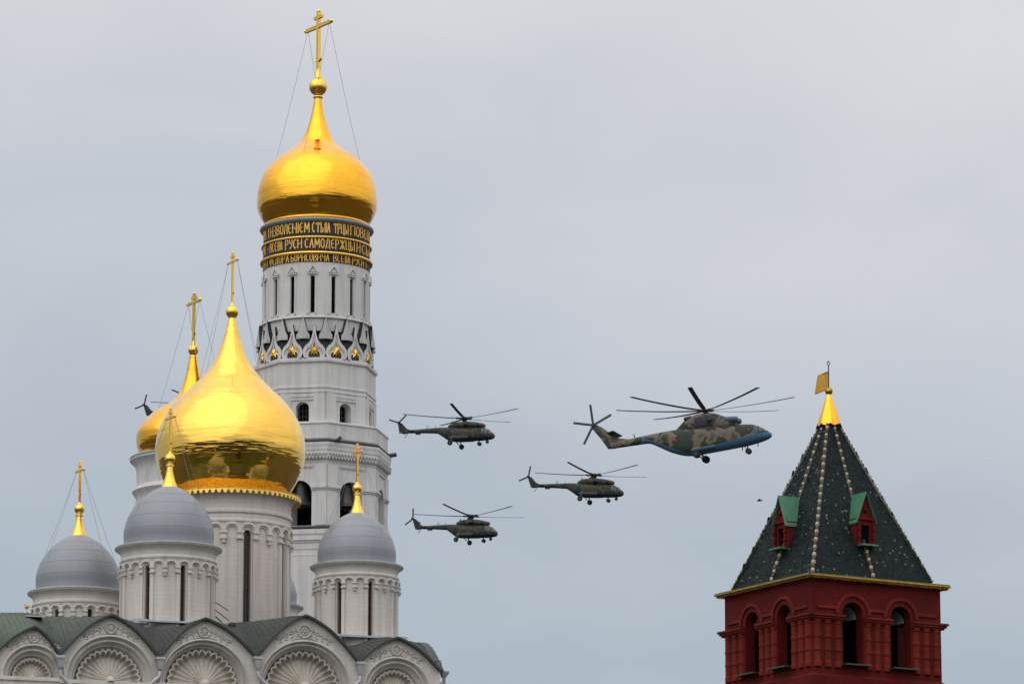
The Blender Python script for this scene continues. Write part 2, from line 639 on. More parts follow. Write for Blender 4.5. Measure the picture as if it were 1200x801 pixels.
class Axis:                                          # a vertical axis of revolution at a real place
    def __init__(self, px, py, D):
        p = P(px, py, D)
        self.x, self.y, self.D, self.s = p.x, p.y, D, mpp(py, D)

    def z(self, py):
        return P(600, py, self.D).z

    def pr(self, pts):
        return [(r * self.s, self.z(y)) for r, y in pts]

    def at(self, a, r, z):                           # angle from the camera side, to the right
        return Vector((self.x + r * math.sin(a), self.y - r * math.cos(a), z))


def cyl_arch(mb, ax, ac, zc, rin, rout, R, r0, r1, n=10, a_from=0.0, a_to=PI, mi=0):   # archivolt bent round a drum
    rows = []
    for i in range(n + 1):
        t = a_from + (a_to - a_from) * i / n
        row = []
        for (rr, rad) in ((rin, r0), (rin, r1), (rout, r1), (rout, r0)):
            a = ac + rr * math.cos(t) / R
            row.append(ax.at(a, rad, zc + rr * math.sin(t)))
        rows.append(row)
    mb.grid(rows, True, mi)


def arch_panel(mb, O, U, N, wid, z0, z1, ops, depth, mi=0, n=12):   # a wall face with round-headed openings
    O, U, N = Vector(O), Vector(U), Vector(N)

    def p(u, z, d=0.0):
        q = O + U * u + N * d
        return Vector((q.x, q.y, z))
    u = 0.0
    for (a, b, zb, zs) in ops:
        mb.quad(p(u, z0), p(a, z0), p(a, z1), p(u, z1), mi)
        if zb > z0:
            mb.quad(p(a, z0), p(b, z0), p(b, zb), p(a, zb), mi)
            mb.quad(p(a, zb), p(b, zb), p(b, zb, depth), p(a, zb, depth), mi)
        rad = (b - a) / 2
        pts = [(a + rad - rad * math.cos(PI * i / n), zs + rad * math.sin(PI * i / n)) for i in range(n + 1)]
        for (ua, za), (ub, zb2) in zip(pts, pts[1:]):
            mb.quad(p(ua, za), p(ub, zb2), p(ub, z1), p(ua, z1), mi)
            mb.quad(p(ua, za), p(ub, zb2), p(ub, zb2, depth), p(ua, za, depth), mi)
        mb.quad(p(a, zb), p(a, zs), p(a, zs, depth), p(a, zb, depth), mi)
        mb.quad(p(b, zb), p(b, zs), p(b, zs, depth), p(b, zb, depth), mi)
        u = b
    mb.quad(p(u, z0), p(wid, z0), p(wid, z1), p(u, z1), mi)


def cross(mb, base, top_z, arm_z, arm, short_z, short, low_z, low, yaw, th, crescent=True):
    b = Vector(base)
    d = Vector((math.cos(yaw), math.sin(yaw), 0))
    f = Vector((0, 0, 1))
    side = d.cross(f)

    def bar(a, c, wd):
        mb.bar(a, c, wd, th, side=f if abs((c - a).normalized().z) < 0.7 else d)
    mb.bar(b, Vector((b.x, b.y, top_z)), th * 1.15, th * 1.15, side=d)
    c = Vector((b.x, b.y, arm_z))
    mb.bar(c - d * arm, c + d * arm, th * 1.2, th * 0.96, side=f)
    for s in (-1, 1):
        mb.ball(c + d * arm * s, th * 0.75, 8, 6)
    mb.ball(Vector((b.x, b.y, top_z)), th * 0.75, 8, 6)
    c = Vector((b.x, b.y, short_z))
    mb.bar(c - d * short, c + d * short, th * 1.1, th * 0.92, side=f)
    c = Vector((b.x, b.y, low_z))
    if crescent:
        pts = [c + d * low * math.cos(PI + PI * i / 10) + Vector((0, 0, low * 0.55 * math.sin(PI + PI * i / 10) + low * 0.4)) for i in range(11)]
        mb.tube(pts, th * 0.42, 6)
    else:
        mb.bar(c - d * low + Vector((0, 0, low * 0.4)), c + d * low - Vector((0, 0, low * 0.4)), th, th * 0.9, side=f)
    return d


def chains(parent, pts_from, pts_to, r, org):
    for a, b in zip(pts_from, pts_to):
        mb = MB()
        a, b = Vector(a), Vector(b)
        n = 14
        pts = [a.lerp(b, i / n) - Vector((0, 0, 0.018 * (b - a).length * math.sin(PI * i / n))) for i in range(n + 1)]
        mb.tube(pts, r, 5)
        for i in range(1, n):
            mb.ball(pts[i], r * 2.0, 5, 4)
        mb.build('chain', M['chain'], parent, False, org)


# ------------------------------------------------------------------ ground, river
def sheet(name, x0, x1, ys, zs, mat, nx=40):
    mb = MB()
    rows = [[(x0 + (x1 - x0) * i / nx, y, z) for i in range(nx + 1)] for y, z in zip(ys, zs)]
    mb.grid(rows)
    return structure(mb.build(name, mat, None, True))


sheet('ground', -9000, 9000, [175, 190, 205, 222, 240, 252], [0.0, 0.0, 4.0, 12.0, 18.5, 19.5], M['grass'], 8)
sheet('square', -9000, 9000, [252, 600, 1500, 12000], [19.5, 19.8, 18.0, 18.0], M['paving'], 8)
sheet('embankment_road', -9000, 9000, [142, 175], [0.0, 0.0], M['asphalt'], 8)
sheet('quay', -9000, 9000, [-9000, 14, 14], [0.0, 0.0, -6.0], M['asphalt'], 8)
sheet('far_quay', -9000, 9000, [142, 142], [-6.0, 0.0], M['paving'], 8)
sheet('river', -9000, 9000, [14, 142], [-3.0, -3.0], M['water'], 8)
GZ = 19.6

# ------------------------------------------------------------------ the tall bell tower
A = Axis(371, 300, 375.0)
bt_org = Vector((A.x, A.y, GZ))
bt = thing('bell_tower', 'tall white octagonal bell tower with a golden onion dome and gold lettered bands under it', 'bell tower', bt_org)
s = A.s

body = MB()
PH = R_(12)


def octo(Rpx):
    return [A.at(PH + R_(45) * k_, Rpx * s, 0) for k_ in range(8)]


def octo_lathe(mb, prof, mi=0):
    rows = []
    for Rp, z in prof:
        rows.append([Vector((p.x, p.y, z)) for p in octo(Rp)])
    mb.grid(rows, True, mi)


def octo_faces(Rpx):
    vs = octo(Rpx)
    for k_ in range(8):
        a, b = vs[k_], vs[(k_ + 1) % 8]
        U = (b - a)
        wl = U.length
        U.normalize()
        mid = (a + b) / 2
        N = Vector((A.x, A.y, 0)) - mid
        N.z = 0
        N.normalize()
        yield k_, a, U, N, wl


Z = A.z
# upper tier, small openings
UP = MB()
z_led = Z(509)
for k_, a, U, N, wl in octo_faces(71.2):
    wd = 15.5 * s
    c = wl / 2
    arch_panel(UP, a, U, N, wl, z_led - 0.4, Z(437), [(c - wd / 2, c + wd / 2, Z(508.5), Z(490.5))], 1.0)
up = UP.build('upper_tier', M['white_tower'], bt, False, bt_org)
TR = MB()
octo_lathe(TR, [(71.0, Z(464)), (71.9, Z(464)), (72.2, Z(465.5)), (72.2, Z(467)), (71.0, Z(468))])
octo_lathe(TR, [(71.0, Z(471)), (72.6, Z(471)), (72.6, Z(472.4)), (71.0, Z(473))])
for k_, a, U, N, wl in octo_faces(71.2):
    c = wl / 2
    # sunken frame with a dentil row above each opening
    for side in (-1, 1):
        x0 = c + side * 20 * s
        p0 = a + U * x0
        TR.bar(Vector((p0.x, p0.y, Z(508))) - N * 0.02, Vector((p0.x, p0.y, Z(473))) - N * 0.02, 13 * s, 0.16, side=U)
    nd = 11
    for i in range(nd):
        p0 = a + U * (c + (i - (nd - 1) / 2) * 2.4 * s)
        TR.bar(Vector((p0.x, p0.y, Z(478.5))) - N * 0.03, Vector((p0.x, p0.y, Z(476.2))) - N * 0.03, 1.2 * s, 0.2, side=U)
    p0, p1 = a + U * (c - 13.5 * s), a + U * (c + 13.5 * s)
    for yy in (475.4, 479.6):
        TR.bar(Vector((p0.x, p0.y, Z(yy))) - N * 0.05, Vector((p1.x, p1.y, Z(yy))) - N * 0.05, 0.08, 0.22, side=N)
TR.build('moulding', M['white_tower'], up, False, bt_org)
for k_, a, U, N, wl in octo_faces(71.2):
    bk = MB()
    c = wl / 2
    q0, q1 = a + U * (c - 8 * s) + N * 0.95, a + U * (c + 8 * s) + N * 0.95
    bk.quad((q0.x, q0.y, Z(510)), (q1.x, q1.y, Z(510)), (q1.x, q1.y, Z(478)), (q0.x, q0.y, Z(478)))
    for i in range(4):
        q = q0.lerp(q1, (i + 0.5) / 4) - N * 0.1
        bk.bar((q.x, q.y, Z(510)), (q.x, q.y, Z(480)), 0.06, 0.06, mi=1)
    for yy in (505, 498, 491):
        bk.bar(Vector((q0.x, q0.y, Z(yy))) - N * 0.1, Vector((q1.x, q1.y, Z(yy))) - N * 0.1, 0.05, 0.05, mi=1)
    bk.build('window', [M['void'], M['muntin']], up, False, bt_org)

PR = MB()
octo_lathe(PR, [(70.5, Z(508.5)), (86.6, Z(508.5)), (87.3, Z(509.4)), (87.3, Z(511)), (86.2, Z(511.8)), (86.2, Z(528.0)), (88.5, Z(529.0))])
PR.build('parapet', M['white_tower'], bt, False, bt_org)
EV = MB()
octo_lathe(EV, [(86.0, Z(527.6)), (90.6, Z(530.6)), (90.8, Z(532)), (88.5, Z(532.2)), (86.3, Z(532.4))])
for a_, yy in ((99, 531.0), (20, 531)):
    d0 = A.at(R_(a_), 88 * s, Z(yy))
    d1 = A.at(R_(a_), 95.5 * s, Z(yy) + 0.1)
    EV.tube([d0, d1], 0.18, 8)
EV.build('eave', M['roof_edge'], bt, False, bt_org)

# bell tier
BT = MB()
zt, zb_ = Z(556), Z(640)
for k_, a, U, N, wl in octo_faces(85.6):
    c = wl / 2
    wd = 30 * s if True else 0
    rad = wd / 2
    arch_panel(BT, a, U, N, wl, Z(629), zt, [(c - rad, c + rad, Z(628.5), Z(573) - rad + rad * 0.0 - 3 * s)], 1.6)
btier = BT.build('bell_tier', M['white_tower'], bt, False, bt_org)
mo = MB()
octo_lathe(mo, [(85.2, Z(556)), (86.2, Z(556)), (86.4, Z(553.5)), (88.4, Z(552)), (88.6, Z(543)), (89.6, Z(541.5)), (89.8, Z(538)), (90.4, Z(536)), (90.4, Z(533)), (86, Z(532))])
for k_, a, U, N, wl in octo_faces(88.6):
    n = 16
    for row, yy in enumerate((549.5, 545.6)):
        for i in range(n):
            c0 = a + U * (wl * (i + 0.5 + 0.5 * row) / (n + 0.5)) - N * 0.02
            ww = wl / n * 0.40
            mo.add([(c0 - U * ww) + Vector((0, 0, Z(yy) + 0.02)), (c0 + U * ww) + Vector((0, 0, Z(yy) + 0.02)), c0 + Vector((0, 0, Z(yy) - 0.24)) - N * 0.0,
                    (c0 - U * ww) + Vector((0, 0, Z(yy))) - N * 0.16, (c0 + U * ww) + Vector((0, 0, Z(yy))) - N * 0.16, c0 + Vector((0, 0, Z(yy) - 0.22)) - N * 0.14],
                   [(3, 4, 5), (0, 3, 5, 2), (1, 2, 5, 4), (0, 1, 4, 3)])
for k_, a, U, N, wl in octo_faces(85.6):
    c = wl / 2
    for side in (-1, 1):
        # impost band on the pier and shallow corner pilaster
        u0, u1 = (0, c - 15.2 * s) if side < 0 else (c + 15.2 * s, wl)
        for y0, y1, pr in ((583, 585.5, 0.22), (585.5, 587.5, 0.12)):
            p0, p1 = a + U * u0, a + U * u1
            zz = (Z(y0) + Z(y1)) / 2
            mo.bar(Vector((p0.x, p0.y, zz)) - N * pr / 2, Vector((p1.x, p1.y, zz)) - N * pr / 2, Z(y0) - Z(y1), pr, side=(0, 0, 1))
        u0, u1 = (0, c - 19 * s) if side < 0 else (c + 19 * s, wl)
        p0 = a + U * (u0 + u1) / 2
        mo.bar(Vector((p0.x, p0.y, Z(583))) - N * 0.06, Vector((p0.x, p0.y, Z(558))) - N * 0.06, (u1 - u0), 0.12, side=U)
        mo.bar(Vector((p0.x, p0.y, Z(628))) - N * 0.03, Vector((p0.x, p0.y, Z(588))) - N * 0.03, (u1 - u0) * 0.96, 0.06, side=U)
    nd = 14
    for i in range(nd):
        p0 = a + U * (c + (i - (nd - 1) / 2) * 2.3 * s)
        mo.bar(Vector((p0.x, p0.y, Z(561.5))) - N * 0.03, Vector((p0.x, p0.y, Z(559.2))) - N * 0.03, 1.2 * s, 0.18, side=U)
mo.build('moulding', M['white_tower'], btier, False, bt_org)
# floor, core and back of the bell chamber, its shade put into the colour
co = MB()
octo_lathe(co, [(84.0, Z(630)), (20, Z(630)), (20, Z(556)), (85.0, Z(556))])
co.build('bell_chamber', M['void'], btier, False, bt_org)
lo = MB()
octo_lathe(lo, [(85.0, Z(629)), (88.0, Z(630)), (88.2, Z(631.5)), (86.5, Z(632))], 1)
octo_lathe(lo, [(85.6, Z(632)), (87.8, Z(633.5)), (87.8, Z(638)), (86.6, Z(640)), (86.4, Z(648)), (85.4, Z(649)), (85.4, Z(655)), (84.6, Z(657)), (84.6, Z(661)),
                (85.0, Z(662)), (84.6, Z(664)), (84.6, GZ)])
for k_, a, U, N, wl in octo_faces(86.3):
    n = 16
    for row, yy in enumerate((645.5,)):
        for i in range(n):
            c0 = a + U * (wl * (i + 0.5) / n)
            ww = wl / n * 0.42
            lo.add([(c0 - U * ww) + Vector((0, 0, Z(yy))) - N * 0.16, (c0 + U * ww) + Vector((0, 0, Z(yy))) - N * 0.16, c0 + Vector((0, 0, Z(yy) + 0.3)) - N * 0.14,
                    (c0 - U * ww) + Vector((0, 0, Z(yy))), (c0 + U * ww) + Vector((0, 0, Z(yy))), c0 + Vector((0, 0, Z(yy) + 0.32))],
                   [(0, 1, 2), (0, 2, 5, 3), (1, 4, 5, 2), (0, 3, 4, 1)])
lo.bar(A.at(R_(100), 84 * s, Z(641)), A.at(R_(100), 89.5 * s, Z(641)), 0.3, 0.3, mi=1)
lo.bar(A.at(R_(100), 89.5 * s, Z(636)), A.at(R_(100), 89.5 * s, Z(641)), 0.22, 0.22, mi=1)
lo.build('lower_tier', [M['white_tower'], M['roof_edge']], bt, False, bt_org)

# kokoshnik ring
KB = MB()
octo_lathe(KB, [(71.2, Z(438)), (73.5, Z(437)), (73.8, Z(434.5)), (72.4, Z(434)), (72.4, Z(432)), (60, Z(431.5))])
kb = KB.build('kokoshnik_base', M['white_tower'], bt, False, bt_org)
KD = MB()
KD.lathe(A.x, A.y, A.pr([(66.0, 433), (65.4, 428), (65.2, 418), (65.0, 409.5), (62.0, 408.5)]), 96)
kd = KD.build('roof_band', M['dark_panel'], bt, True, bt_org, 40)


def ogee(wd, ht, n=8):
    L = [(0.86, 0.0), (0.98, 0.10), (1.0, 0.18), (0.95, 0.27), (0.78, 0.36), (0.50, 0.44), (0.34, 0.52), (0.23, 0.62), (0.14, 0.76), (0.07, 0.89), (0.0, 1.0)]
    L = [(x * wd / 2, z * ht) for x, z in L]
    return L + [(-x, z) for x, z in L[-2::-1]]


def kokoshnik(ax, ac, r, zb, wd, ht, mats, parent, org, star=True, lean=0.06, hole=0.52):
    o = ogee(wd, ht)
    i_ = ogee(wd * hole, ht * 0.50)
    mid = ogee(wd * 0.78, ht * 0.74)
    d = 0.22

    def pt(x, z, pr):
        return ax.at(ac + x / r, r + pr - lean * z, zb + z)
    mb = MB()
    n = len(o)
    mb.grid([[pt(x, z, -0.3) for x, z in o], [pt(x, z, d) for x, z in o], [pt(x, z, d) for x, z in mid], [pt(x, z, d - 0.12) for x, z in mid], [pt(x, z, d - 0.12) for x, z in i_],
             [pt(x, z, -0.05) for x, z in i_]])
    mb.add([pt(x, z, 0.01) for x, z in i_], [tuple(range(n))], 1)
    # dark sheet roofing on the back of each gable
    mb.grid([[pt(x * 1.04, z * 1.015, d - 0.05) for x, z in o], [pt(x * 1.04, z * 1.015, -0.55) for x, z in o]], False, 1)
    kk = mb.build('kokoshnik', mats, parent, False, org)
    if star:
        sm = MB()
        cz = ht * 0.225
        R1, R2 = wd * 0.255, wd * 0.135
        pts = []
        for q in range(20):
            rr = R1 if q % 2 == 0 else R2
            t = 2 * PI * q / 20 + PI / 2
            pts.append((rr * math.cos(t), cz + rr * math.sin(t)))
        vs = [pt(x, z, 0.10) for x, z in pts] + [pt(0, cz, 0.22)] + [pt(x, z, 0.0) for x, z in pts]
        fs = [(q, (q + 1) % 20, 20) for q in range(20)] + [(q, 21 + q, 21 + (q + 1) % 20, (q + 1) % 20) for q in range(20)]
        sm.add(vs, fs)
        sm.build('gilded_star', M['gold_trim'], kk, False, org)


for q in range(16):
    a_ = R_(1.0 + 22.5 * q)
    # the ring stands on the octagon, so the radius follows its faces
    rel = ((math.degrees(a_) - 12) % 45) - 22.5
    rr = 71.8 * math.cos(R_(22.5)) / math.cos(R_(rel)) * s
    kokoshnik(A, a_, rr - 0.15, Z(432.4), 25.5 * s, 40 * s, [M['white_tower'], M['dark_panel']], bt, bt_org)
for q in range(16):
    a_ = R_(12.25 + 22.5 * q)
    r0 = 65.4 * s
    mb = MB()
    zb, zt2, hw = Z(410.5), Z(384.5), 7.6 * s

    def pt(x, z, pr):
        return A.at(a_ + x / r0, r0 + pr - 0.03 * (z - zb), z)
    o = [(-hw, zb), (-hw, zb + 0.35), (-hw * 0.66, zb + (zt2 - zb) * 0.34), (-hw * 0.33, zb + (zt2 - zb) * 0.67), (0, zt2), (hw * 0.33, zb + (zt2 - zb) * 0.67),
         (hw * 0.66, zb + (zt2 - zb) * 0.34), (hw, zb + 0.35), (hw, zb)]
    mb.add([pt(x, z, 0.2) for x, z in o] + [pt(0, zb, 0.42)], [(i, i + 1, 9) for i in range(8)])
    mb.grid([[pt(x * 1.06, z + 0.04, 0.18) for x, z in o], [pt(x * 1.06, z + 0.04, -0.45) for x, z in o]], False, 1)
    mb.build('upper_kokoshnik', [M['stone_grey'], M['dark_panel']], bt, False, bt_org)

# drum with tall slit windows
DR = MB()
RD = 62.3 * s
aw = 2.35 * s / RD
zwb, zwt = Z(379.0), Z(336.5)
W0 = R_(-1.3)
for q in range(16):
    a0 = W0 + R_(22.5) * q
    DR.cbox(A.x, A.y, a0 + aw, a0 + R_(22.5) - aw, RD - 0.7, RD, zwb, zwt, 8)
DR.lathe(A.x, A.y, [(RD - 0.6, zwb), (RD, zwb), (RD, Z(382.6)), (RD + 0.22, Z(383.2)), (RD + 0.26, Z(385)), (RD + 0.05, Z(385.8)), (RD, Z(400))], 128)
DR.lathe(A.x, A.y, [(RD - 0.6, zwt), (RD, zwt), (RD, Z(320))], 128)
dr = DR.build('drum', M['white_tower'], bt, True, bt_org, 35)
WF = MB()
for q in range(16):
    a0 = W0 + R_(22.5) * q
    for sd in (-1, 1):
        c_ = a0 + sd * (aw + 1.6 * s / RD)
        WF.cbox(A.x, A.y, c_ - 0.9 * s / RD, c_ + 0.9 * s / RD, RD, RD + 0.05, Z(379.5), Z(333.5), 2)
        c2 = a0 + sd * (aw + 2.6 * s / RD)
        WF.cbox(A.x, A.y, c2 - 2.2 * s / RD, c2 - 0.4 * s / RD, RD, RD + 0.2, Z(380.5), Z(379), 2)
    # little pediment
    for wd, y0, y1, pr in ((5.4, 334.6, 333.4, 0.16),):
        WF.cbox(A.x, A.y, a0 - wd * s / RD, a0 + wd * s / RD, RD, RD + pr, Z(y0), Z(y1), 4)
    vs = []
    for pr in (0.0, 0.13):
        for x, y in ((-3.6, 332.4), (3.6, 332.4), (0, 328.0)):
            vs.append(A.at(a0 + x * s / RD, RD + pr, Z(y)))
    WF.add(vs, [(0, 2, 1), (3, 4, 5), (0, 1, 4, 3), (1, 2, 5, 4), (2, 0, 3, 5)])
    for sd in (-1, 1):
        WF.bar(A.at(a0 + sd * 5.6 * s / RD, RD + 0.08, Z(332.6)), A.at(a0, RD + 0.08, Z(324.6)), 0.10, 0.18, side=(0, 0, 1))
WF.build('window_surround', M['white_tower'], dr, False, bt_org)
for q in range(16):
    a0 = W0 + R_(22.5) * q
    mb = MB()
    mb.cbox(A.x, A.y, a0 - aw * 1.2, a0 + aw * 1.2, RD - 0.35, RD - 0.16, zwb - 0.1, zwt + 0.1, 2)
    mb.build('window', M['void'], dr, False, bt_org)

# inscription bands
BD = MB()
BD.lathe(A.x, A.y, A.pr([(62.3, 320.5), (62.6, 320), (62.6, 311), (62.4, 310)]), 128)
b3 = BD.build('inscription_band', M['dark_panel'], bt, True, bt_org, 35)
BD = MB()
BD.lathe(A.x, A.y, A.pr([(62.4, 308.5), (62.5, 308), (62.5, 293), (62.2, 292)]), 128)
b2 = BD.build('inscription_band', M['dark_panel'], bt, True, bt_org, 35)
BD = MB()
BD.lathe(A.x, A.y, A.pr([(62.2, 290.5), (62.3, 290), (62.3, 274), (62.0, 273)]), 128)
b1 = BD.build('inscription_band', M['dark_panel'], bt, True, bt_org, 35)


def torus(mb, ax, Rm, z, r, seg=128, n=8, twist=0, flat_=1.0):
    mb.lathe(ax.x, ax.y, [(Rm + r * math.cos(2 * PI * i / n), z + flat_ * r * math.sin(2 * PI * i / n)) for i in range(n + 1)], seg)


def rope(mb, ax, Rm, z, r, seg=240, n=8, lobes=3, turns=110):
    rows = []
    for j in range(seg + 1):
        a_ = 2 * PI * j / seg
        row = []
        for i in range(n):
            t = 2 * PI * i / n
            rr = r * (1 + 0.18 * math.cos(lobes * t - turns * a_))
            row.append(ax.at(a_, Rm + rr * math.cos(t), z + rr * math.sin(t)))
        rows.append(row)
    mb.grid(rows, True)


for yy, rp, rr in ((291.6, 63.4, 1.5), (309.8, 64.0, 2.0)):
    mb = MB()
    rope(mb, A, rp * s, Z(yy), rr * s)
    mb.build('gold_ring', M['gold_trim'], bt, True, bt_org)

GL = {
    'И': (.62, [[(0, 0), (0, 1)], [(.62, 0), (.62, 1)], [(0, .38), (.62, .62)]]),
    'Н': (.62, [[(0, 0), (0, 1)], [(.62, 0), (.62, 1)], [(0, .66), (.62, .34)]]),
    'I': (.10, [[(.05, 0), (.05, 1)]]),
    'З': (.5, [[(0, .92), (.25, 1), (.5, .85), (.45, .62), (.18, .52), (.5, .38), (.5, .12), (.2, -.05), (0, .1)]]),
    'В': (.52, [[(0, 0), (0, 1)], [(0, 1), (.4, .95), (.48, .75), (.3, .52), (0, .5)], [(.3, .52), (.54, .35), (.5, .08), (0, 0)]]),
    'О': (.5, [[(.25, 0), (0, .2), (0, .8), (.25, 1), (.5, .8), (.5, .2), (.25, 0)]]),
    'Л': (.55, [[(0, 0), (.22, 1)], [(.22, 1), (.55, .9), (.55, 0)]]),
    'Е': (.48, [[(.48, .9), (.25, 1), (0, .75), (0, .25), (.25, 0), (.48, .12)], [(0, .5), (.4, .52)]]),
    'М': (.72, [[(0, 0), (.06, 1)], [(.06, 1), (.36, .3)], [(.36, .3), (.66, 1)], [(.66, 1), (.72, 0)]]),
    'С': (.48, [[(.48, .85), (.25, 1), (0, .75), (0, .25), (.25, 0), (.48, .15)]]),
    'Т': (.62, [[(0, .95), (.62, .95)], [(.31, 0), (.31, .95)], [(0, .95), (0, .75)], [(.62, .95), (.62, .75)]]),
    'Ы': (.78, [[(0, 0), (0, 1)], [(0, .5), (.36, .4), (.4, .15), (.2, 0), (0, 0)], [(.78, 0), (.78, 1)]]),
    'Я': (.7, [[(0, 0), (0, 1)], [(0, .5), (.25, .5)], [(.25, 0), (.45, 1)], [(.45, 1), (.7, 0)], [(.3, .4), (.62, .4)]]),
    'Р': (.5, [[(0, -.08), (0, 1)], [(0, 1), (.4, .95), (.5, .72), (.4, .5), (0, .42)]]),
    'Ц': (.66, [[(0, 1), (0, .05)], [(.55, 1), (.55, .05)], [(0, .05), (.66, .05)], [(.66, .05), (.66, -.12)]]),
    'П': (.62, [[(0, 0), (0, 1)], [(.62, 0), (.62, 1)], [(0, .95), (.62, .95)]]),
    'У': (.5, [[(0, 1), (.05, .6), (.3, .5)], [(.5, 1), (.4, .3), (.1, 0)]]),
    'А': (.55, [[(0, 0), (.3, 1)], [(.3, 1), (.55, 0)], [(.08, .35), (.48, .35)]]),
    'Д': (.66, [[(.08, .08), (.3, 1)], [(.3, 1), (.58, .9), (.58, .08)], [(0, -.08), (0, .08), (.66, .08), (.66, -.08)]]),
    'Ж': (.8, [[(.4, 0), (.4, 1)], [(0, 1), (.4, .5), (.8, 1)], [(0, 0), (.4, .5), (.8, 0)]]),
    'Ф': (.66, [[(.33, -.08), (.33, 1.05)], [(.33, .3), (0, .38), (0, .75), (.33, .85), (.66, .75), (.66, .38), (.33, .3)]]),
    'Б': (.52, [[(0, 0), (0, 1)], [(0, .96), (.46, .96)], [(0, .5), (.4, .5), (.54, .3), (.42, 0), (0, 0)]]),
    'Ч': (.55, [[(0, 1), (.05, .6), (.55, .55)], [(.55, 1), (.55, 0)]]),
    'Г': (.46, [[(0, 0), (0, 1)], [(0, .95), (.46, .95)], [(.46, .95), (.46, .78)]]),
    '+': (.4, [[(.2, 0), (.2, 1)], [(0, .68), (.4, .68)], [(.1, .88), (.3, .88)]]),
    '.': (.12, [[(.02, .42), (.12, .56)]]),
    '~': (.5, [[(0, 1.12), (.25, 1.22), (.5, 1.14)]]),
}


def letters(ax, word, a0, a1, rad, z0, ht, mb):
    gap = .26
    wid = [GL[c][0] for c in word]
    tot = sum(wid) + gap * (len(word) - 1)
    u = (a1 - a0) / tot
    x = 0.0
    for c, wd in zip(word, wid):
        for st in GL[c][1]:
            for (x0, y0), (x1, y1) in zip(st, st[1:]):
                vert = abs(y1 - y0) > abs(x1 - x0) * 0.7
                th = 0.098 * ht if vert else 0.062 * ht
                aa, ab = a0 + (x + x0) * u, a0 + (x + x1) * u
                p, q = ax.at(aa, rad + 0.05, z0 + y0 * ht), ax.at(ab, rad + 0.05, z0 + y1 * ht)
                nrm = Vector((math.sin((aa + ab) / 2), -math.cos((aa + ab) / 2), 0))
                d = (q - p).normalized()
                mb.bar(p - d * th * 0.22, q + d * th * 0.22, th, 0.07, side=d.cross(nrm))
        x += wd + gap


LINES = [
    (b1, 62.3, 286.3, 274.8, [('РИ', -77, -68), ('+', -61.5, -58), ('ИЗВОЛЕНIЕМ', -55.5, -5.5), ('СТЫЯ', -2.0, 16.5), ('~', 3, 9), ('ТРЦЫ', 21, 37.5), ('~', 27, 32), ('ПОВЕЛЕ', 41, 82)]),
    (b2, 62.5, 304.3, 293.6, [('РУС', -79, -66), ('.', -61, -60), ('ВСЕIЯ', -56, -36.5), ('РУСИ', -32, -13.5), ('САМОДЕРЖЦЫ', -9.5, 46), ('И', 50, 55), ('СЫ', 59, 78)]),
    (b3, 62.6, 319.6, 311.0, [('КН'.replace('К', 'Г'), -77, -66), ('I', -62, -61), ('ФЕДОРА', -56, -28), ('БОРИСОВИЧА', -25, 15.5), ('ВСЕIЯ', 20.5, 40), ('РУСИ', 43.5, 62), ('I', 67, 69)]),
]
for band, rp, y0, y1, words in LINES:
    mb = MB()
    for wd_, a0, a1 in words:
        letters(A, wd_, R_(a0), R_(a1), rp * s, Z(y0), Z(y1) - Z(y0), mb)
    mb.build('lettering', M['gold_letter'], band, False, bt_org)

# cornice and golden dome
mb = MB()
mb.lathe(A.x, A.y, A.pr([(62.0, 274.5), (63.5, 274.2), (66.0, 272.8), (67.0, 271.0), (66.6, 269.6), (64, 268.2), (60, 267.2)]), 128)
mb.build('cornice', M['lip_grey'], bt, True, bt_org)
prof = [(60.6, 267.4), (61.3, 266.4), (60.6, 264.6), (62.4, 261.5), (65.3, 257), (68.7, 250), (70.3, 243.5), (70.6, 236), (69.8, 226), (67.4, 215), (63.2, 205), (56.0, 195.5), (47.5, 187.3),
        (37.5, 180.2), (28.0, 173.6), (21.0, 166.8), (16.2, 159.5), (12.2, 150), (8.9, 140), (6.4, 130), (4.8, 121), (4.0, 114)]
mb = MB()
mb.lathe(A.x, A.y, crom(A.pr(prof), 5), 160)
dome = mb.build('dome', M['gold_deep'], bt, True, bt_org)
mb = MB()
mb.lathe(A.x, A.y, A.pr([(4.0, 116), (5.6, 115.2), (5.6, 113), (4.2, 112)]), 32)
rb = 10.8 * s
mb.ball((A.x, A.y, Z(101.8)), rb, 32, 20)
mb.lathe(A.x, A.y, A.pr([(4.5, 92), (3.6, 89), (2.6, 84), (2.0, 80)]), 24)
mb.build('finial', M['gold_trim'], dome, True, bt_org)
yaw = R_(-56)
mb = MB()
zc_ = Z(31.0)
dcr = cross(mb, (A.x, A.y, Z(92)), Z(13.5), zc_, 28.5 * s, Z(20.5), 9 * s, Z(71.5), 5.5 * s, yaw, 3.4 * s)
mb.build('cross', M['gold_trim'], dome, False, bt_org)
ct = Vector((A.x, A.y, zc_))
fr, to = [], []
for sd, angs in ((-1, (-118, -56)), (1, (118, 56))):
    pass
for sd in (-1, 1):
    tip = ct + dcr * 24 * s * sd
    for off in (-1, 1):
        base_dir = math.atan2(dcr.x * sd, -dcr.y * sd)
        aa = base_dir + off * R_(50)
        fr.append(tip)
        to.append(A.at(aa, 50 * s, Z(189.5)))
chains(dome, fr, to, 0.014, bt_org)

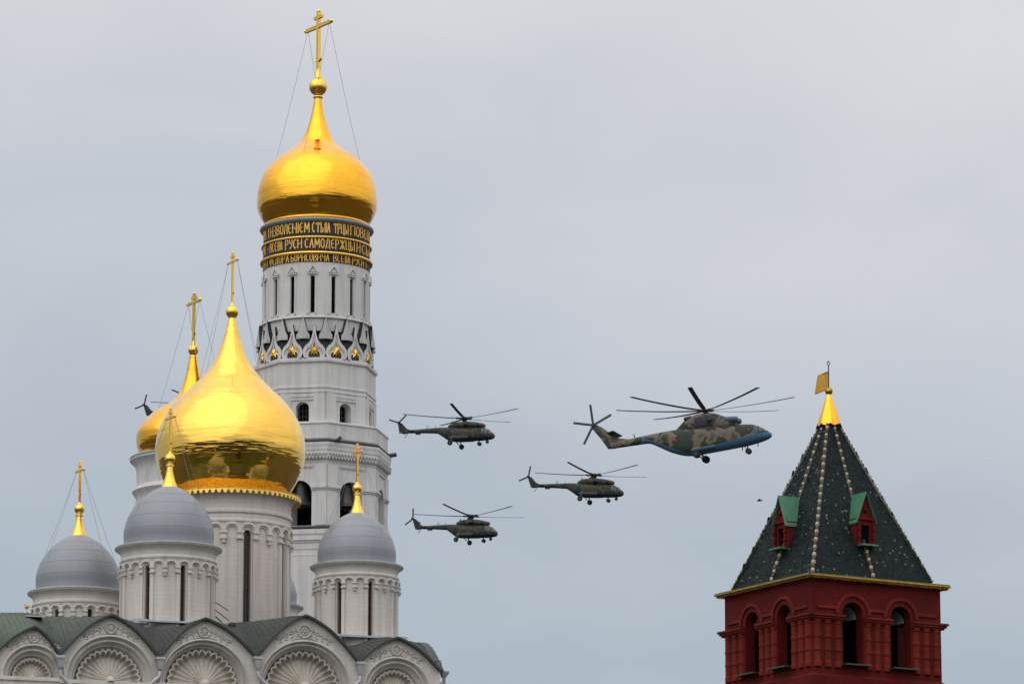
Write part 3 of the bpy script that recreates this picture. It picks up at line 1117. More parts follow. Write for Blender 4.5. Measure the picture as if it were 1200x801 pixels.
# bells hanging in the openings
for bi, (ang, lab) in enumerate(((-11, 'large dark bronze bell hanging in the left arch of the white bell tower'), (34.5, 'large dark bronze bell hanging in the right arch behind the small gold cross'))):
    pb = A.at(R_(ang), 66 * s, 0)
    zt3, zb3 = Z(572), Z(603)
    bt_l = thing('bell', lab, 'bell', (pb.x, pb.y, zb3), 'bells in the bell tower')
    mb = MB()
    hh = zt3 - zb3
    prof = [(0.02, 1.0), (.28, .98), (.42, .90), (.47, .75), (.52, .5), (.62, .28), (.80, .10), (.93, .02), (.95, -.02), (.86, -.03), (.60, .2), (.45, .6), (.02, .8)]
    mb.lathe(pb.x, pb.y, crom([(r * 1.05, zb3 + z * hh) for r, z in prof], 3), 40)
    mb.build('bell_body', M['bell'], bt_l, True, (pb.x, pb.y, zb3))
    mb = MB()
    U = Vector((math.cos(R_(ang)), math.sin(R_(ang)), 0))
    mb.bar(Vector((pb.x, pb.y, zt3 + 0.35)) - U * 1.6, Vector((pb.x, pb.y, zt3 + 0.35)) + U * 1.6, 0.35, 0.35)
    mb.build('beam', M['iron'], bt_l, False, (pb.x, pb.y, zb3))
    mb = MB()
    mb.tube([(pb.x, pb.y, zb3 + hh * .8), (pb.x, pb.y, zb3 - 0.1)], [0.06, 0.06], 8)
    mb.ball((pb.x, pb.y, zb3 - 0.15), 0.2, 12, 8)
    mb.build('clapper', M['iron'], bt_l, False, (pb.x, pb.y, zb3))

# ------------------------------------------------------------------ the belfry behind, second golden dome
B = Axis(225, 520, 377.0)
sb = B.s
bf_org = Vector((B.x, B.y, GZ))
bf = thing('belfry', 'white round belfry with an orange gold onion dome, behind the big pale gold dome', 'belfry', bf_org)
Zb = B.z
mb = MB()
mb.lathe(B.x, B.y, B.pr([(60, 536), (70.5, 538), (72.2, 539.5), (72.0, 542), (69.0, 544.5), (66, 548), (64.6, 553), (64.2, 560), (64.2, 572), (68.5, 576), (69.2, 578), (67.5, 580.5), (64.8, 584),
                         (64.2, 590), (64.2, 640)]), 96)
mb.build('drum', M['white_tower'], bf, True, bf_org, 40)
mb = MB()
mb.lathe(B.x, B.y, B.pr([(59, 535.2), (71.0, 537.0), (72.6, 538.8), (72.3, 540.2)]), 96)
mb.build('cornice', M['lip_grey'], bf, True, bf_org, 40)
mb = MB()
mb.lathe(B.x, B.y, B.pr([(64, 640), (68, 642), (68, 700)]) + [(68 * sb, GZ)], 64)
mb.build('wall', M['white_tower'], bf, False, bf_org)
mb = MB()
prof = [(61.5, 536), (62.5, 531), (65.0, 522), (65.6, 514), (64, 506), (58, 496), (47.0, 485), (34, 476.5), (24, 470), (16.5, 461), (11.5, 450), (8.0, 438), (5.6, 427), (3.6, 416)]
mb.lathe(B.x, B.y, crom(B.pr(prof), 5), 128)
dm = mb.build('dome', M['gold_deep'], bf, True, bf_org)
mb = MB()
mb.ball((B.x, B.y, Zb(410)), 6.2 * sb, 24, 16)
mb.lathe(B.x, B.y, B.pr([(2.6, 405), (2.0, 401), (1.6, 398)]), 16)
mb.build('finial', M['gold_trim'], dm, True, bf_org)
mb = MB()
zc_ = Zb(354)
dcr = cross(mb, (B.x, B.y, Zb(405)), Zb(344), zc_, 17 * sb, Zb(349), 6 * sb, Zb(392), 4 * sb, R_(-60), 2.6 * sb)
mb.build('cross', M['gold_trim'], dm, False, bf_org)
fr, to = [], []
for sd in (-1, 1):
    for off in (-1, 1):
        bd = math.atan2(dcr.x * sd, -dcr.y * sd)
        fr.append(Vector((B.x, B.y, zc_)) + dcr * 15 * sb * sd)
        to.append(B.at(bd + off * R_(45), 44 * sb, Zb(483.5)))
chains(dm, fr, to, 0.013, bf_org)

# ------------------------------------------------------------------ the cathedral
TH = R_(18)
ES = Vector((math.cos(TH), math.sin(TH), 0))
ET = Vector((-math.sin(TH), math.cos(TH), 0))
F0 = P(198, 770, 264.0)
F0.z = 0
NF = Vector((math.sin(TH), -math.cos(TH), 0))


def fac(px, py, t=0.0):                              # photo ray -> (s along the facade, z) on a plane t metres behind it
    d = P(px, py, 1.0) - CAM
    o = F0 + ET * t
    k2 = (o - CAM).dot(NF) / d.dot(NF)
    q = CAM + d * k2
    return (q - F0).dot(ES), q.z


def W(s_, t, z):
    q = F0 + ES * s_ + ET * t
    return Vector((q.x, q.y, z))


ca_org = W(0, 8, GZ)
ca = thing('cathedral', 'white cathedral with shell niches, dark roof, big pale gold dome and grey side domes', 'cathedral', ca_org)
PX = 264.0 / F * 1.02

BAYS = [   # valley left, apex, valley right (photo px), shell centre y, shell radius px, archivolt radius px
    ((-14, 775), (40, 736), (69, 769), 793, 22.7, 38, 14),
    ((69, 769), (130, 722), (186, 771.5), 798, 38.3, 53.5, 17),
    ((186, 771.5), (239.5, 726), (300, 771), 802, 42, 53, 17),
    ((300, 771), (357, 722.5), (420, 777), 806, 44.2, 56, 18),
    ((420, 777), (464.5, 748.5), (515.5, 787), 811, 27, 42, 15),
]
KEEL = [(0, 0), (.08, .035), (.19, .10), (.31, .19), (.43, .29), (.57, .44), (.70, .60), (.80, .735), (.89, .87), (.95, .95), (1.0, 1.0)]


def shell_niche(mb, sc_, zc, R, nfl, t_back):
    # fluted conch with a scalloped, forward curling rim
    nphi = nfl * 10
    rows = []
    rhos = [0.13, 0.22, 0.34, 0.48, 0.62, 0.75, 0.86, 0.93, 0.975, 1.0]
    for rho in rhos:
        row = []
        for i in range(nphi + 1):
            ph = -0.10 + (PI + 0.20) * i / nphi
            fl = abs(math.cos(ph * nfl * PI / (PI + 0.2) / 1.0 + PI / 2 * 0))
            fl = abs(math.sin(PI * nfl * i / nphi))          # 0 at ribs, 1 mid flute
            conc = t_back - 0.55 * (1 - rho) ** 1.6 * R - 0.10
            dep = conc + (0.05 + 0.20 * rho) * R * 0.42 * (fl ** 0.8)
            if rho > 0.9:
                dep -= (rho - 0.9) / 0.1 * 0.30
            rr = rho * R * (1 + (0.115 * (fl ** 0.6) - 0.065) * max(0, (rho - 0.6) / 0.4))
            row.append(W(sc_ + rr * math.cos(PI - ph), dep, zc + rr * math.sin(ph)))
        rows.append(row)
    mb.grid(rows)
    # pale lip following the scallops
    lip = []
    for i in range(nphi + 1):
        ph = -0.10 + (PI + 0.20) * i / nphi
        fl = abs(math.sin(PI * nfl * i / nphi))
        rr = R * (1 + 0.115 * fl ** 0.6 - 0.065)
        lip.append(W(sc_ + rr * math.cos(PI - ph), t_back - 0.42, zc + rr * math.sin(ph)))
    mb.tube(lip, 0.068, 6, 1)
    # hub
    rows = []
    for j in range(7):
        b_ = PI / 2 * j / 6
        rows.append([W(sc_ + 0.17 * R * math.cos(b_) * math.cos(PI * i / 12), t_back - 0.50 * R - 0.20 * R * math.sin(b_) - 0.02, zc + 0.17 * R * math.cos(b_) * math.sin(PI * i / 12)) for i in range(-1, 14)])
    mb.grid(rows, False, 1)


gcurves = []
min_zc = 1e9
for bi, (vl, ap, vr, cy, Rs_px, Ro_px, nfl) in enumerate(BAYS):
    sl, zl = fac(*vl)
    sa, za = fac(*ap)
    sr, zr = fac(*vr)
    _, zc = fac(ap[0], cy)
    Rs, Ro = Rs_px * PX, Ro_px * PX
    min_zc = min(min_zc, zc)
    left = [(sa + (sl - sa) * u, za + (zl - za) * v_) for u, v_ in KEEL][::-1]
    right = [(sa + (sr - sa) * u, za + (zr - za) * v_) for u, v_ in KEEL][1:]
    curve = crom(left + right, 3)
    gcurves.append((sl, sa, sr, curve, za))
    # gable wall between keel edge and archivolt: radial strips
    poly = [(sl, zc)] + curve + [(sr, zc)]
    n = 64

    def hit(ang):
        dx, dz = math.cos(ang), math.sin(ang)
        best = None
        for (x0, z0), (x1, z1) in zip(poly, poly[1:]):
            x0, x1, z0_, z1_ = x0 - sa, x1 - sa, z0 - zc, z1 - zc
            den = dx * (z1_ - z0_) - dz * (x1 - x0)
            if abs(den) < 1e-9:
                continue
            tt = (x0 * (z1_ - z0_) - z0_ * (x1 - x0)) / den
            uu = (x0 * dz - z0_ * dx) / den
            if tt > 0 and -1e-4 <= uu <= 1 + 1e-4 and (best is None or tt > best):
                best = tt
        return best or Ro
    G = MB()
    angs = sorted(set([PI * i / n for i in range(n + 1)] + [math.atan2(zl - zc, sl - sa), math.atan2(zr - zc, sr - sa)]), reverse=True)
    inner, outer = [], []
    for a_ in angs:
        h_ = max(hit(a_), Ro + 0.02)
        inner.append(W(sa + Ro * math.cos(a_), 0, zc + Ro * math.sin(a_)))
        outer.append(W(sa + h_ * math.cos(a_), 0, zc + h_ * math.sin(a_)))
    G.grid([inner, outer])
    zlow = zc - 1.1
    G.quad(W(sl, 0, zlow), W(sa - Ro, 0, zlow), W(sa - Ro, 0, zc), W(sl, 0, zc))
    G.quad(W(sa + Ro, 0, zlow), W(sr, 0, zlow), W(sr, 0, zc), W(sa + Ro, 0, zc))
    gab = G.build('gable', M['white'], ca, False, ca_org)
    # archivolt mouldings stepping back into the niche
    AV = MB()
    tb = 0.85
    wR = Ro - Rs
    prof = [(Ro + 0.0, 0.0), (Ro + 0.02, -0.16), (Ro - 0.10 * wR, -0.20), (Ro - 0.18 * wR, -0.14), (Ro - 0.22 * wR, 0.02), (Ro - 0.34 * wR, 0.06), (Ro - 0.38 * wR, 0.0), (Ro - 0.46 * wR, -0.03),
            (Ro - 0.54 * wR, 0.03), (Ro - 0.57 * wR, 0.22), (Ro - 0.70 * wR, 0.30), (Ro - 0.74 * wR, 0.26), (Ro - 0.80 * wR, 0.30), (Ro - 0.86 * wR, 0.52), (Ro - 0.93 * wR, 0.56), (Ro - 0.97 * wR, 1.35)]
    m_ = 56
    rows = []
    for rr, tt in prof:
        rows.append([W(sa + rr * math.cos(PI * i / m_), tt, zc + rr * math.sin(PI * i / m_)) for i in range(m_ + 1)])
    AV.grid(rows)
    for sd in (-1, 1):
        rr = [W(sa + sd * r_, t_, zc) for r_, t_ in prof]
        r2 = [W(sa + sd * r_, t_, zlow) for r_, t_ in prof]
        AV.grid([rr, r2])
    AV.build('archivolt', M['carved'], gab, True, ca_org, 40)
    SH = MB()
    shell_niche(SH, sa, zc, Rs * 0.94, nfl, tb)
    bk = [W(sa + Rs * 1.03 * math.cos(PI * i / 30), 1.32, zc + Rs * 1.03 * math.sin(PI * i / 30)) for i in range(31)]
    SH.add(bk + [W(sa + Rs, 1.32, zlow), W(sa - Rs, 1.32, zlow)][::1], [tuple(range(33))], 0)
    SH.quad(W(sa - Rs * 1.02, -0.1, zc + 0.005), W(sa + Rs * 1.02, -0.1, zc + 0.005), W(sa + Rs * 1.02, 1.3, zc + 0.005), W(sa - Rs * 1.02, 1.3, zc + 0.005), 1)
    SH.build('shell', [M['shell'], M['carved']], gab, True, ca_org, 45)
    # carved relief above the archivolt: rosette ring and leafy scrolls
    RL = MB()
    zr_ = (zc + Ro) * 0.60 + za * 0.40 - 0.02
    room = za - (zc + Ro)
    rr0 = min(0.38, room * 0.27)
    ring = [W(sa + rr0 * math.cos(2 * PI * i / 18), -0.05, zr_ + rr0 * math.sin(2 * PI * i / 18)) for i in range(19)]
    RL.tube(ring, 0.075, 6)
    RL.tube([W(sa + rr0 * .62 * math.cos(2 * PI * i / 14), -0.03, zr_ + rr0 * .62 * math.sin(2 * PI * i / 14)) for i in range(15)], 0.035, 5)
    for q in range(6):
        t_ = 2 * PI * q / 6
        RL.ball(W(sa + rr0 * .42 * math.cos(t_), -0.03, zr_ + rr0 * .42 * math.sin(t_)), 0.075, 8, 6)
    RL.ball(W(sa, -0.05, zr_), 0.085, 8, 6)
    for sd in (-1, 1):
        for q in range(4):
            x0 = sa + sd * (rr0 + 0.10 + q * 0.34)
            z0 = zr_ - 0.16 - q * 0.15
            pts = []
            for i in range(14):
                t_ = i / 13
                ang = 0.4 + t_ * 4.6
                rad = 0.30 * (1 - 0.72 * t_) * (1 - q * 0.13)
                pts.append(W(x0 + sd * rad * math.cos(ang) * 0.9, -0.03, z0 + rad * math.sin(ang) * 0.9 - 0.02))
            RL.tube(pts, [0.055 * (1 - 0.45 * i / 13) for i in range(14)], 5)
            for lf in range(3):
                ang = 0.6 + lf * 0.75
                b0 = W(x0 + sd * 0.2 * math.cos(ang), -0.02, z0 + 0.2 * math.sin(ang))
                b1 = W(x0 + sd * (0.38 - q * .04) * math.cos(ang), -0.07, z0 + (0.38 - q * .04) * math.sin(ang))
                RL.tube([b0, (b0 + b1) / 2, b1], [0.03, 0.062, 0.015], 5)
        sp = [W(sa + sd * (rr0 * .7 + i * 0.14), -0.02, zr_ - rr0 - 0.02 - 0.012 * i * i * 1.0) for i in range(10)]
        RL.tube(sp, [0.05 - 0.003 * i for i in range(10)], 5)
    RL.build('relief', M['carved'], gab, True, ca_org)
    # dark sheet metal edge standing forward of the gable
    ED = MB()
    rows = [[], [], [], []]
    for i, (x, z) in enumerate(curve):
        x0, z0 = curve[max(i - 1, 0)]
        x1, z1 = curve[min(i + 1, len(curve) - 1)]
        dx, dz = x1 - x0, z1 - z0
        L = math.hypot(dx, dz)
        nx_, nz_ = -dz / L, dx / L
        rows[0].append(W(x, 0.3, z))
        rows[1].append(W(x + nx_ * 0.0, -0.36, z + nz_ * 0.0))
        rows[2].append(W(x + nx_ * 0.12, -0.36, z + nz_ * 0.12))
        rows[3].append(W(x + nx_ * 0.12, 0.35, z + nz_ * 0.12))
    ED.grid(rows)
    ED.build('roof_edge', M['roof_edge'], gab, True, ca_org, 40)
    # sill cornice under the niche
    CN = MB()
    for (z0, z1, pr) in ((zc - 0.005, zc - 0.22, 0.30), (zc - 0.22, zc - 0.62, 0.16), (zc - 0.62, zc - 0.80, 0.42), (zc - 0.80, zc - 1.05, 0.26)):
        c0 = (W(sl, -pr / 2 + 0.02, (z0 + z1) / 2) + W(sr, -pr / 2 + 0.02, (z0 + z1) / 2)) / 2
        CN.obox(c0, ES * (sr - sl) / 2, ET * (pr / 2 + 0.02), Vector((0, 0, (z0 - z1) / 2)))
    CN.build('cornice', M['white'], gab, False, ca_org)

s_min, s_max = gcurves[0][0], gcurves[-1][2]
# walls below
WL = MB()
zl = min_zc - 0.9
WL.obox(W((s_min + s_max) / 2, 11, (zl + GZ) / 2), ES * (s_max - s_min) / 2, ET * 11, Vector((0, 0, (zl - GZ) / 2)))
for g in gcurves:
    for x in (g[0], g[2]):
        WL.obox(W(x, -0.05, (zl + GZ) / 2), ES * 0.6, ET * 0.3, Vector((0, 0, (zl - GZ) / 2 - 0.05)))
WL.build('wall', M['white'], ca, False, ca_org)
# east end wall and gable
sE = s_max

# roof: starts on the gable curves, sweeps up to the top line seen behind them
TOPL = [(-30, 718), (0, 718), (25, 718.5), (60, 722.5), (100, 725), (128, 722.5), (150, 727.5), (166, 735), (186, 738), (206, 736), (222, 730), (240, 727), (262, 732), (275, 729.5), (300, 727.5), (330, 725),
        (357, 723.5), (372, 735), (388, 752), (399, 757.5), (412, 757), (432, 750), (447, 748.5), (466, 749.5), (487, 753.5), (505, 762)]
T_ = 4.6
top_sz = [fac(px, py, T_) for px, py in TOPL]


def top_at(x):
    if x <= top_sz[0][0]:
        return top_sz[0][1]
    for (x0, z0), (x1, z1) in zip(top_sz, top_sz[1:]):
        if x0 <= x <= x1:
            return z0 + (z1 - z0) * (x - x0) / (x1 - x0)
    return top_sz[-1][1]


RF = MB()
full = []
for gi, g in enumerate(gcurves):
    full += g[3] if gi == 0 else g[3][1:]
# extra subdivision
fx = []
for (x0, z0), (x1, z1) in zip(full, full[1:]):
    fx += [(x0, z0), ((x0 + x1) / 2, (z0 + z1) / 2)]
fx.append(full[-1])
rows = []
taus = [0, 0.05, 0.12, 0.2, 0.3, 0.42, 0.55, 0.7, 0.85, 1.0]
for ta in taus:
    row = []
    for x, z in fx:
        zt_ = top_at(x)
        p_ = math.sin(ta * PI / 2) ** 1.0
        row.append(W(x, 0.28 + ta * (T_ - 0.28), z + 0.10 + (zt_ - z - 0.10) * p_))
    rows.append(row)
for t in (6.5, 10, 14, 18, 22):
    rows.append([W(x, t, top_at(x) - 0.15 * (t - T_) - 0.02) for x, z in fx])
rows.append([W(x, 22, zl) for x, z in fx])
RF.grid(rows)
# standing seams running back from the gables
for i in range(2, len(fx) - 2, 5):
    for ra, rb_ in zip(rows[:9], rows[1:10]):
        RF.bar(ra[i] + Vector((0, 0, 0.012)), rb_[i] + Vector((0, 0, 0.004)), 0.022, 0.022)
roof = RF.build('roof', M['roof'], ca, True, ca_org, 50)
# east side: curved verge of the end gable, wall under it
EG = MB()
endcol = [r[-1] for r in rows[:15]]
EG.grid([endcol, [Vector((p.x, p.y, zl - 0.3)) for p in endcol]])
EG.build('end_wall', M['white'], ca, False, ca_org)
WG = MB()
startcol = [r[0] for r in rows[:15]]
WG.grid([startcol, [Vector((p.x, p.y, zl - 0.3)) for p in startcol]])
WG.build('end_wall', M['white'], ca, False, ca_org)
EV2 = MB()
for a0, b0 in zip(endcol[:10], endcol[1:11]):
    EV2.bar(a0 + Vector((0, 0, 0.04)) + ES * 0.06, b0 + Vector((0, 0, 0.04)) + ES * 0.06, 0.14, 0.5, side=(0, 0, 1))
EV2.build('roof_edge', M['roof_edge'], ca, False, ca_org)


# valley outlets and downpipes
def downpipe(px, py, dirx, length=3.4):
    x, z = fac(px, py)
    mb = MB()
    mb.obox(W(x, -0.28, z + 0.02), ES * 0.27, ET * 0.24, Vector((0, 0, 0.07)))
    top_ = [W(x + sx * 0.21, -0.28 + sy * 0.19, z - 0.05) for sx, sy in ((-1, -1), (1, -1), (1, 1), (-1, 1))]
    bot = [W(x + sx * 0.10, -0.28 + sy * 0.10, z - 0.62) for sx, sy in ((-1, -1), (1, -1), (1, 1), (-1, 1))]
    mb.grid([top_, bot], True)
    mb.tube([W(x, -0.28, z - 0.75), W(x + dirx * 0.06, -0.30, z - 1.05), W(x + dirx * length * .5, -0.32, z - 1.15 - length * .36), W(x + dirx * length, -0.34, z - 1.2 - length * .72), W(x + dirx * length, -0.34, z - 6)], 0.11, 10)
    mb.build('downpipe', M['pipe'], ca, False, ca_org)


downpipe(69, 770, 1.0, 1.3)
downpipe(186.5, 772, -1.0, 1.6)
downpipe(300.5, 771.5, 1.0, 1.1)
downpipe(421, 777.5, -1.0, 1.5)
# corner vent and roof-edge railing on the far right
x, z = fac(525, 786)
mb = MB()
vc = W(x, 0.8, 0)
sv = PX
zz = fac(525, 786, 0.8)[1]
mb.lathe(vc.x, vc.y, [(0.02, zz + 0.02), (6.2 * sv, zz), (6.4 * sv, zz - 1.5 * sv), (5.6 * sv, zz - 3 * sv), (2.4 * sv, zz - 7.5 * sv), (2.0 * sv, zz - 9 * sv), (2.0 * sv, GZ)], 20)
mb.bar((vc.x, vc.y, zz - 14 * sv), W(x - 0.9, 0.9, zz - 14 * sv), 0.12, 0.12)
mb.bar((vc.x, vc.y, zz - 60 * sv), W(x - 0.9, 0.9, zz - 60 * sv), 0.12, 0.12)
mb.build('downpipe', M['pipe'], ca, True, ca_org, 40)
mb = MB()
for px_, y0, y1 in ((517, 788, 775), (511, 782, 774.5)):
    x0, z0 = fac(px_, y0, 0.6)
    _, z1 = fac(px_, y1, 0.6)
    mb.tube([W(x0, 0.6, z0 - 0.3), W(x0, 0.6, z1)], 0.03, 6)
xa, za_ = fac(509, 774.6, 0.6)
xb, zb2 = fac(517.4, 773.5, 0.6)
mb.tube([W(xa, 0.6, za_), W(xb, 0.6, zb2)], 0.03, 6)
mb.build('railing', M['iron'], ca, False, ca_org)

# roof hatch, flue, ladder
x, z = fac(88, 724.5, 1.2)
mb = MB()
x0, z0 = fac(29, 725.5, 2.5)
x1, z1 = fac(50, 725.5, 2.5)
mb.obox((W(x0, 3.2, z0) + W(x1, 3.2, z0)) / 2 + Vector((0, 0, -0.05)), ES * (x1 - x0) / 2 * 0.85, ET * 0.8, Vector((0, 0, 0.28)), 0)
mb.obox((W(x0, 3.0, z0) + W(x1, 3.0, z0)) / 2 + Vector((0, 0, 0.27)), ES * (x1 - x0) / 2 * 1.05, ET * 1.1 + Vector((0, 0, 0.12)), Vector((0, 0, 0.04)), 1)
mb.build('roof_hatch', [M['void'], M['pipe']], ca, False, ca_org)
x0, z0 = fac(272, 743, 3.0)
_, z1 = fac(272, 730, 3.0)
mb = MB()
c0 = W(x0, 3.0, z0)
mb.lathe(c0.x, c0.y, [(0.17, z0 - 0.8), (0.17, z1 - 0.1), (0.22, z1 - 0.1), (0.20, z1 + 0.05), (0.02, z1 + 0.06)], 14)
mb.build('flue', M['iron'], ca, False, ca_org)
mb = MB()
for oa in (0.0, 9.0):
    xa, za_ = fac(252, 705 + oa, 7.0)
    xb, zb2 = fac(268, 715 + oa * 1.25, 6.6)
    mb.tube([W(xa, 7.0, za_), W(xb, 6.6, zb2)], 0.03, 5)
xa, za_ = fac(253, 722, 6.5)
xb, zb2 = fac(267, 735, 5.8)
mb.tube([W(xa, 6.5, za_), W(xb, 5.8, zb2)], 0.045, 5)
mb.build('ladder', M['iron'], ca, False, ca_org)
# gilded star finial at the left of the roof
p = P(31, 720, 286.0)
ss = mpp(715, 286.0)
mb = MB()
mb.lathe(p.x, p.y, [(3.2 * ss, p.z - 1.5), (2.2 * ss, p.z - 0.1), (1.4 * ss, p.z + 1 * ss), (3.4 * ss, p.z + 2.2 * ss), (1.3 * ss, p.z + 3.4 * ss), (1.0 * ss, p.z + 5 * ss)], 14)
sf = mb.build('roof_finial', M['white'], ca, True, ca_org, 40)
mb = MB()
zc0 = p.z + 9.5 * ss
pts = []
for q in range(16):
    rr = (4.6 if q % 2 == 0 else 2.0) * ss
    t_ = 2 * PI * q / 16 + PI / 2
    pts.append((rr * math.cos(t_), rr * math.sin(t_)))
vs = [(p.x + a_, p.y, zc0 + b_) for a_, b_ in pts] + [(p.x, p.y - 1.4 * ss, zc0), (p.x, p.y + 1.4 * ss, zc0)]
mb.add(vs, [(q, (q + 1) % 16, 16) for q in range(16)] + [((q + 1) % 16, q, 17) for q in range(16)])
mb.build('gilded_star', M['gold_trim'], sf, False, ca_org)


# ------------------------------------------------------------------ cathedral drums
def cdrum(ax, Rd, y_cap, y_spring, y_win_top, y_bot, w_half, dome_prof, corn_prof, dome_mat, win_off, parent, name='drum'):
    """drum wall with eight round-headed slit windows, blind arcade, dome and cornice"""
    sx, zf = ax.s, ax.z
    Rw = Rd * sx
    zt_, zb = zf(y_cap), zf(y_bot)
    zw0, zw1 = zf(y_bot - 3), zf(y_win_top) - w_half * sx
    aw_ = w_half * sx / Rw
    mb = MB()
    off = R_(win_off)
    zrun = zf(y_win_top) + 0.15
    for q in range(8):
        a0 = off + R_(45) * q
        mb.cbox(ax.x, ax.y, a0 + aw_, a0 + R_(45) - aw_, Rw - 0.5, Rw, zw0, zrun, 14)
        # round head
        n = 8
        rows = [[], [], []]
        for i in range(n + 1):
            t_ = PI - PI * i / n
            aa = a0 + aw_ * math.cos(t_)
            rows[0].append(ax.at(aa, Rw - 0.5, zw1 + w_half * sx * math.sin(t_)))
            rows[1].append(ax.at(aa, Rw, zw1 + w_half * sx * math.sin(t_)))
            rows[2].append(ax.at(aa, Rw, zrun))
        mb.grid(rows)
    mb.lathe(ax.x, ax.y, [(Rw, zrun), (Rw, zt_)], 128)
    mb.lathe(ax.x, ax.y, [(Rw - 0.5, zw0), (Rw, zw0), (Rw, zb - 6)], 128)
    dr_ = mb.build(name, M['white'], parent, True, ca_org, 35)
    # blind arcade: three arches to each window bay, brackets under them, strips beside the windows
    mb = MB()
    step = R_(15)
    ra = step / 2 * Rw
    zs = zf(y_spring)
    th = ra * 0.20
    for q in range(24):
        ac = off + step * q
        cyl_arch(mb, ax, ac, zs, ra - th, ra + th * 0.6, Rw, Rw, Rw + 0.20, 12)
        cyl_arch(mb, ax, ac, zs, ra - th * 2.1, ra - th, Rw, Rw, Rw + 0.10, 12)
        al = ac + step / 2
        q3 = q % 3
        hw = R_(2.6)
        beside = q3 != 1
        for (d0, d1, pr, wk) in ((0.0, 0.22, 0.24, 1.15), (0.22, 0.62, 0.16, 0.95), (0.62, 0.80, 0.26, 1.15)):
            mb.cbox(ax.x, ax.y, al - hw * wk, al + hw * wk, Rw, Rw + pr, zs - d1 * ra * 1.35, zs - d0 * ra * 1.35, 3)
        if beside:
            sg = 1 if q3 == 0 else -1
            c_ = al - sg * R_(0.5)
            mb.cbox(ax.x, ax.y, c_ - hw * 0.75, c_ + hw * 0.75, Rw, Rw + 0.13, zb - 0.05, zs - 0.8 * ra * 1.35, 3)
        else:
            mb.cbox(ax.x, ax.y, al - hw * 0.6, al + hw * 0.6, Rw, Rw + 0.2, zs - 1.15 * ra * 1.35, zs - 0.80 * ra * 1.35, 3)
    mb.build('arcade', M['white'], dr_, False, ca_org)
    for q in range(8):
        a0 = off + R_(45) * q
        wm = MB()
        wm.cbox(ax.x, ax.y, a0 - aw_ * 1.15, a0 + aw_ * 1.15, Rw - 0.46, Rw - 0.34, zw0 - 0.05, zrun, 4)
        nb = max(6, int((zw1 - zw0) / 0.75))
        for i in range(1, nb):
            zz_ = zw0 + (zw1 - zw0) * i / nb
            wm.cbox(ax.x, ax.y, a0 - aw_, a0 + aw_, Rw - 0.34, Rw - 0.30, zz_ - 0.02, zz_ + 0.02, 2, 1)
        wm.cbox(ax.x, ax.y, a0 - 0.02 / Rw, a0 + 0.02 / Rw, Rw - 0.34, Rw - 0.30, zw0, zw1, 1, 1)
        for sd in (-1, 1):
            wm.cbox(ax.x, ax.y, a0 + sd * aw_ * 0.93 - 0.03 / Rw, a0 + sd * aw_ * 0.93 + 0.03 / Rw, Rw - 0.34, Rw - 0.12, zw0, zw1, 1, 2)
        wm.build('window', [M['glass'], M['muntin'], M['reveal']], dr_, False, ca_org)
    cm_ = MB()
    cm_.lathe(ax.x, ax.y, ax.pr(corn_prof), 128)
    cm_.build('cornice', M['white'], dr_, True, ca_org, 35)
    dmb = MB()
    dmb.lathe(ax.x, ax.y, crom(ax.pr(dome_prof), 5), 144)
    dob = dmb.build('dome', dome_mat, dr_, True, ca_org, 50)
    return dr_, dob


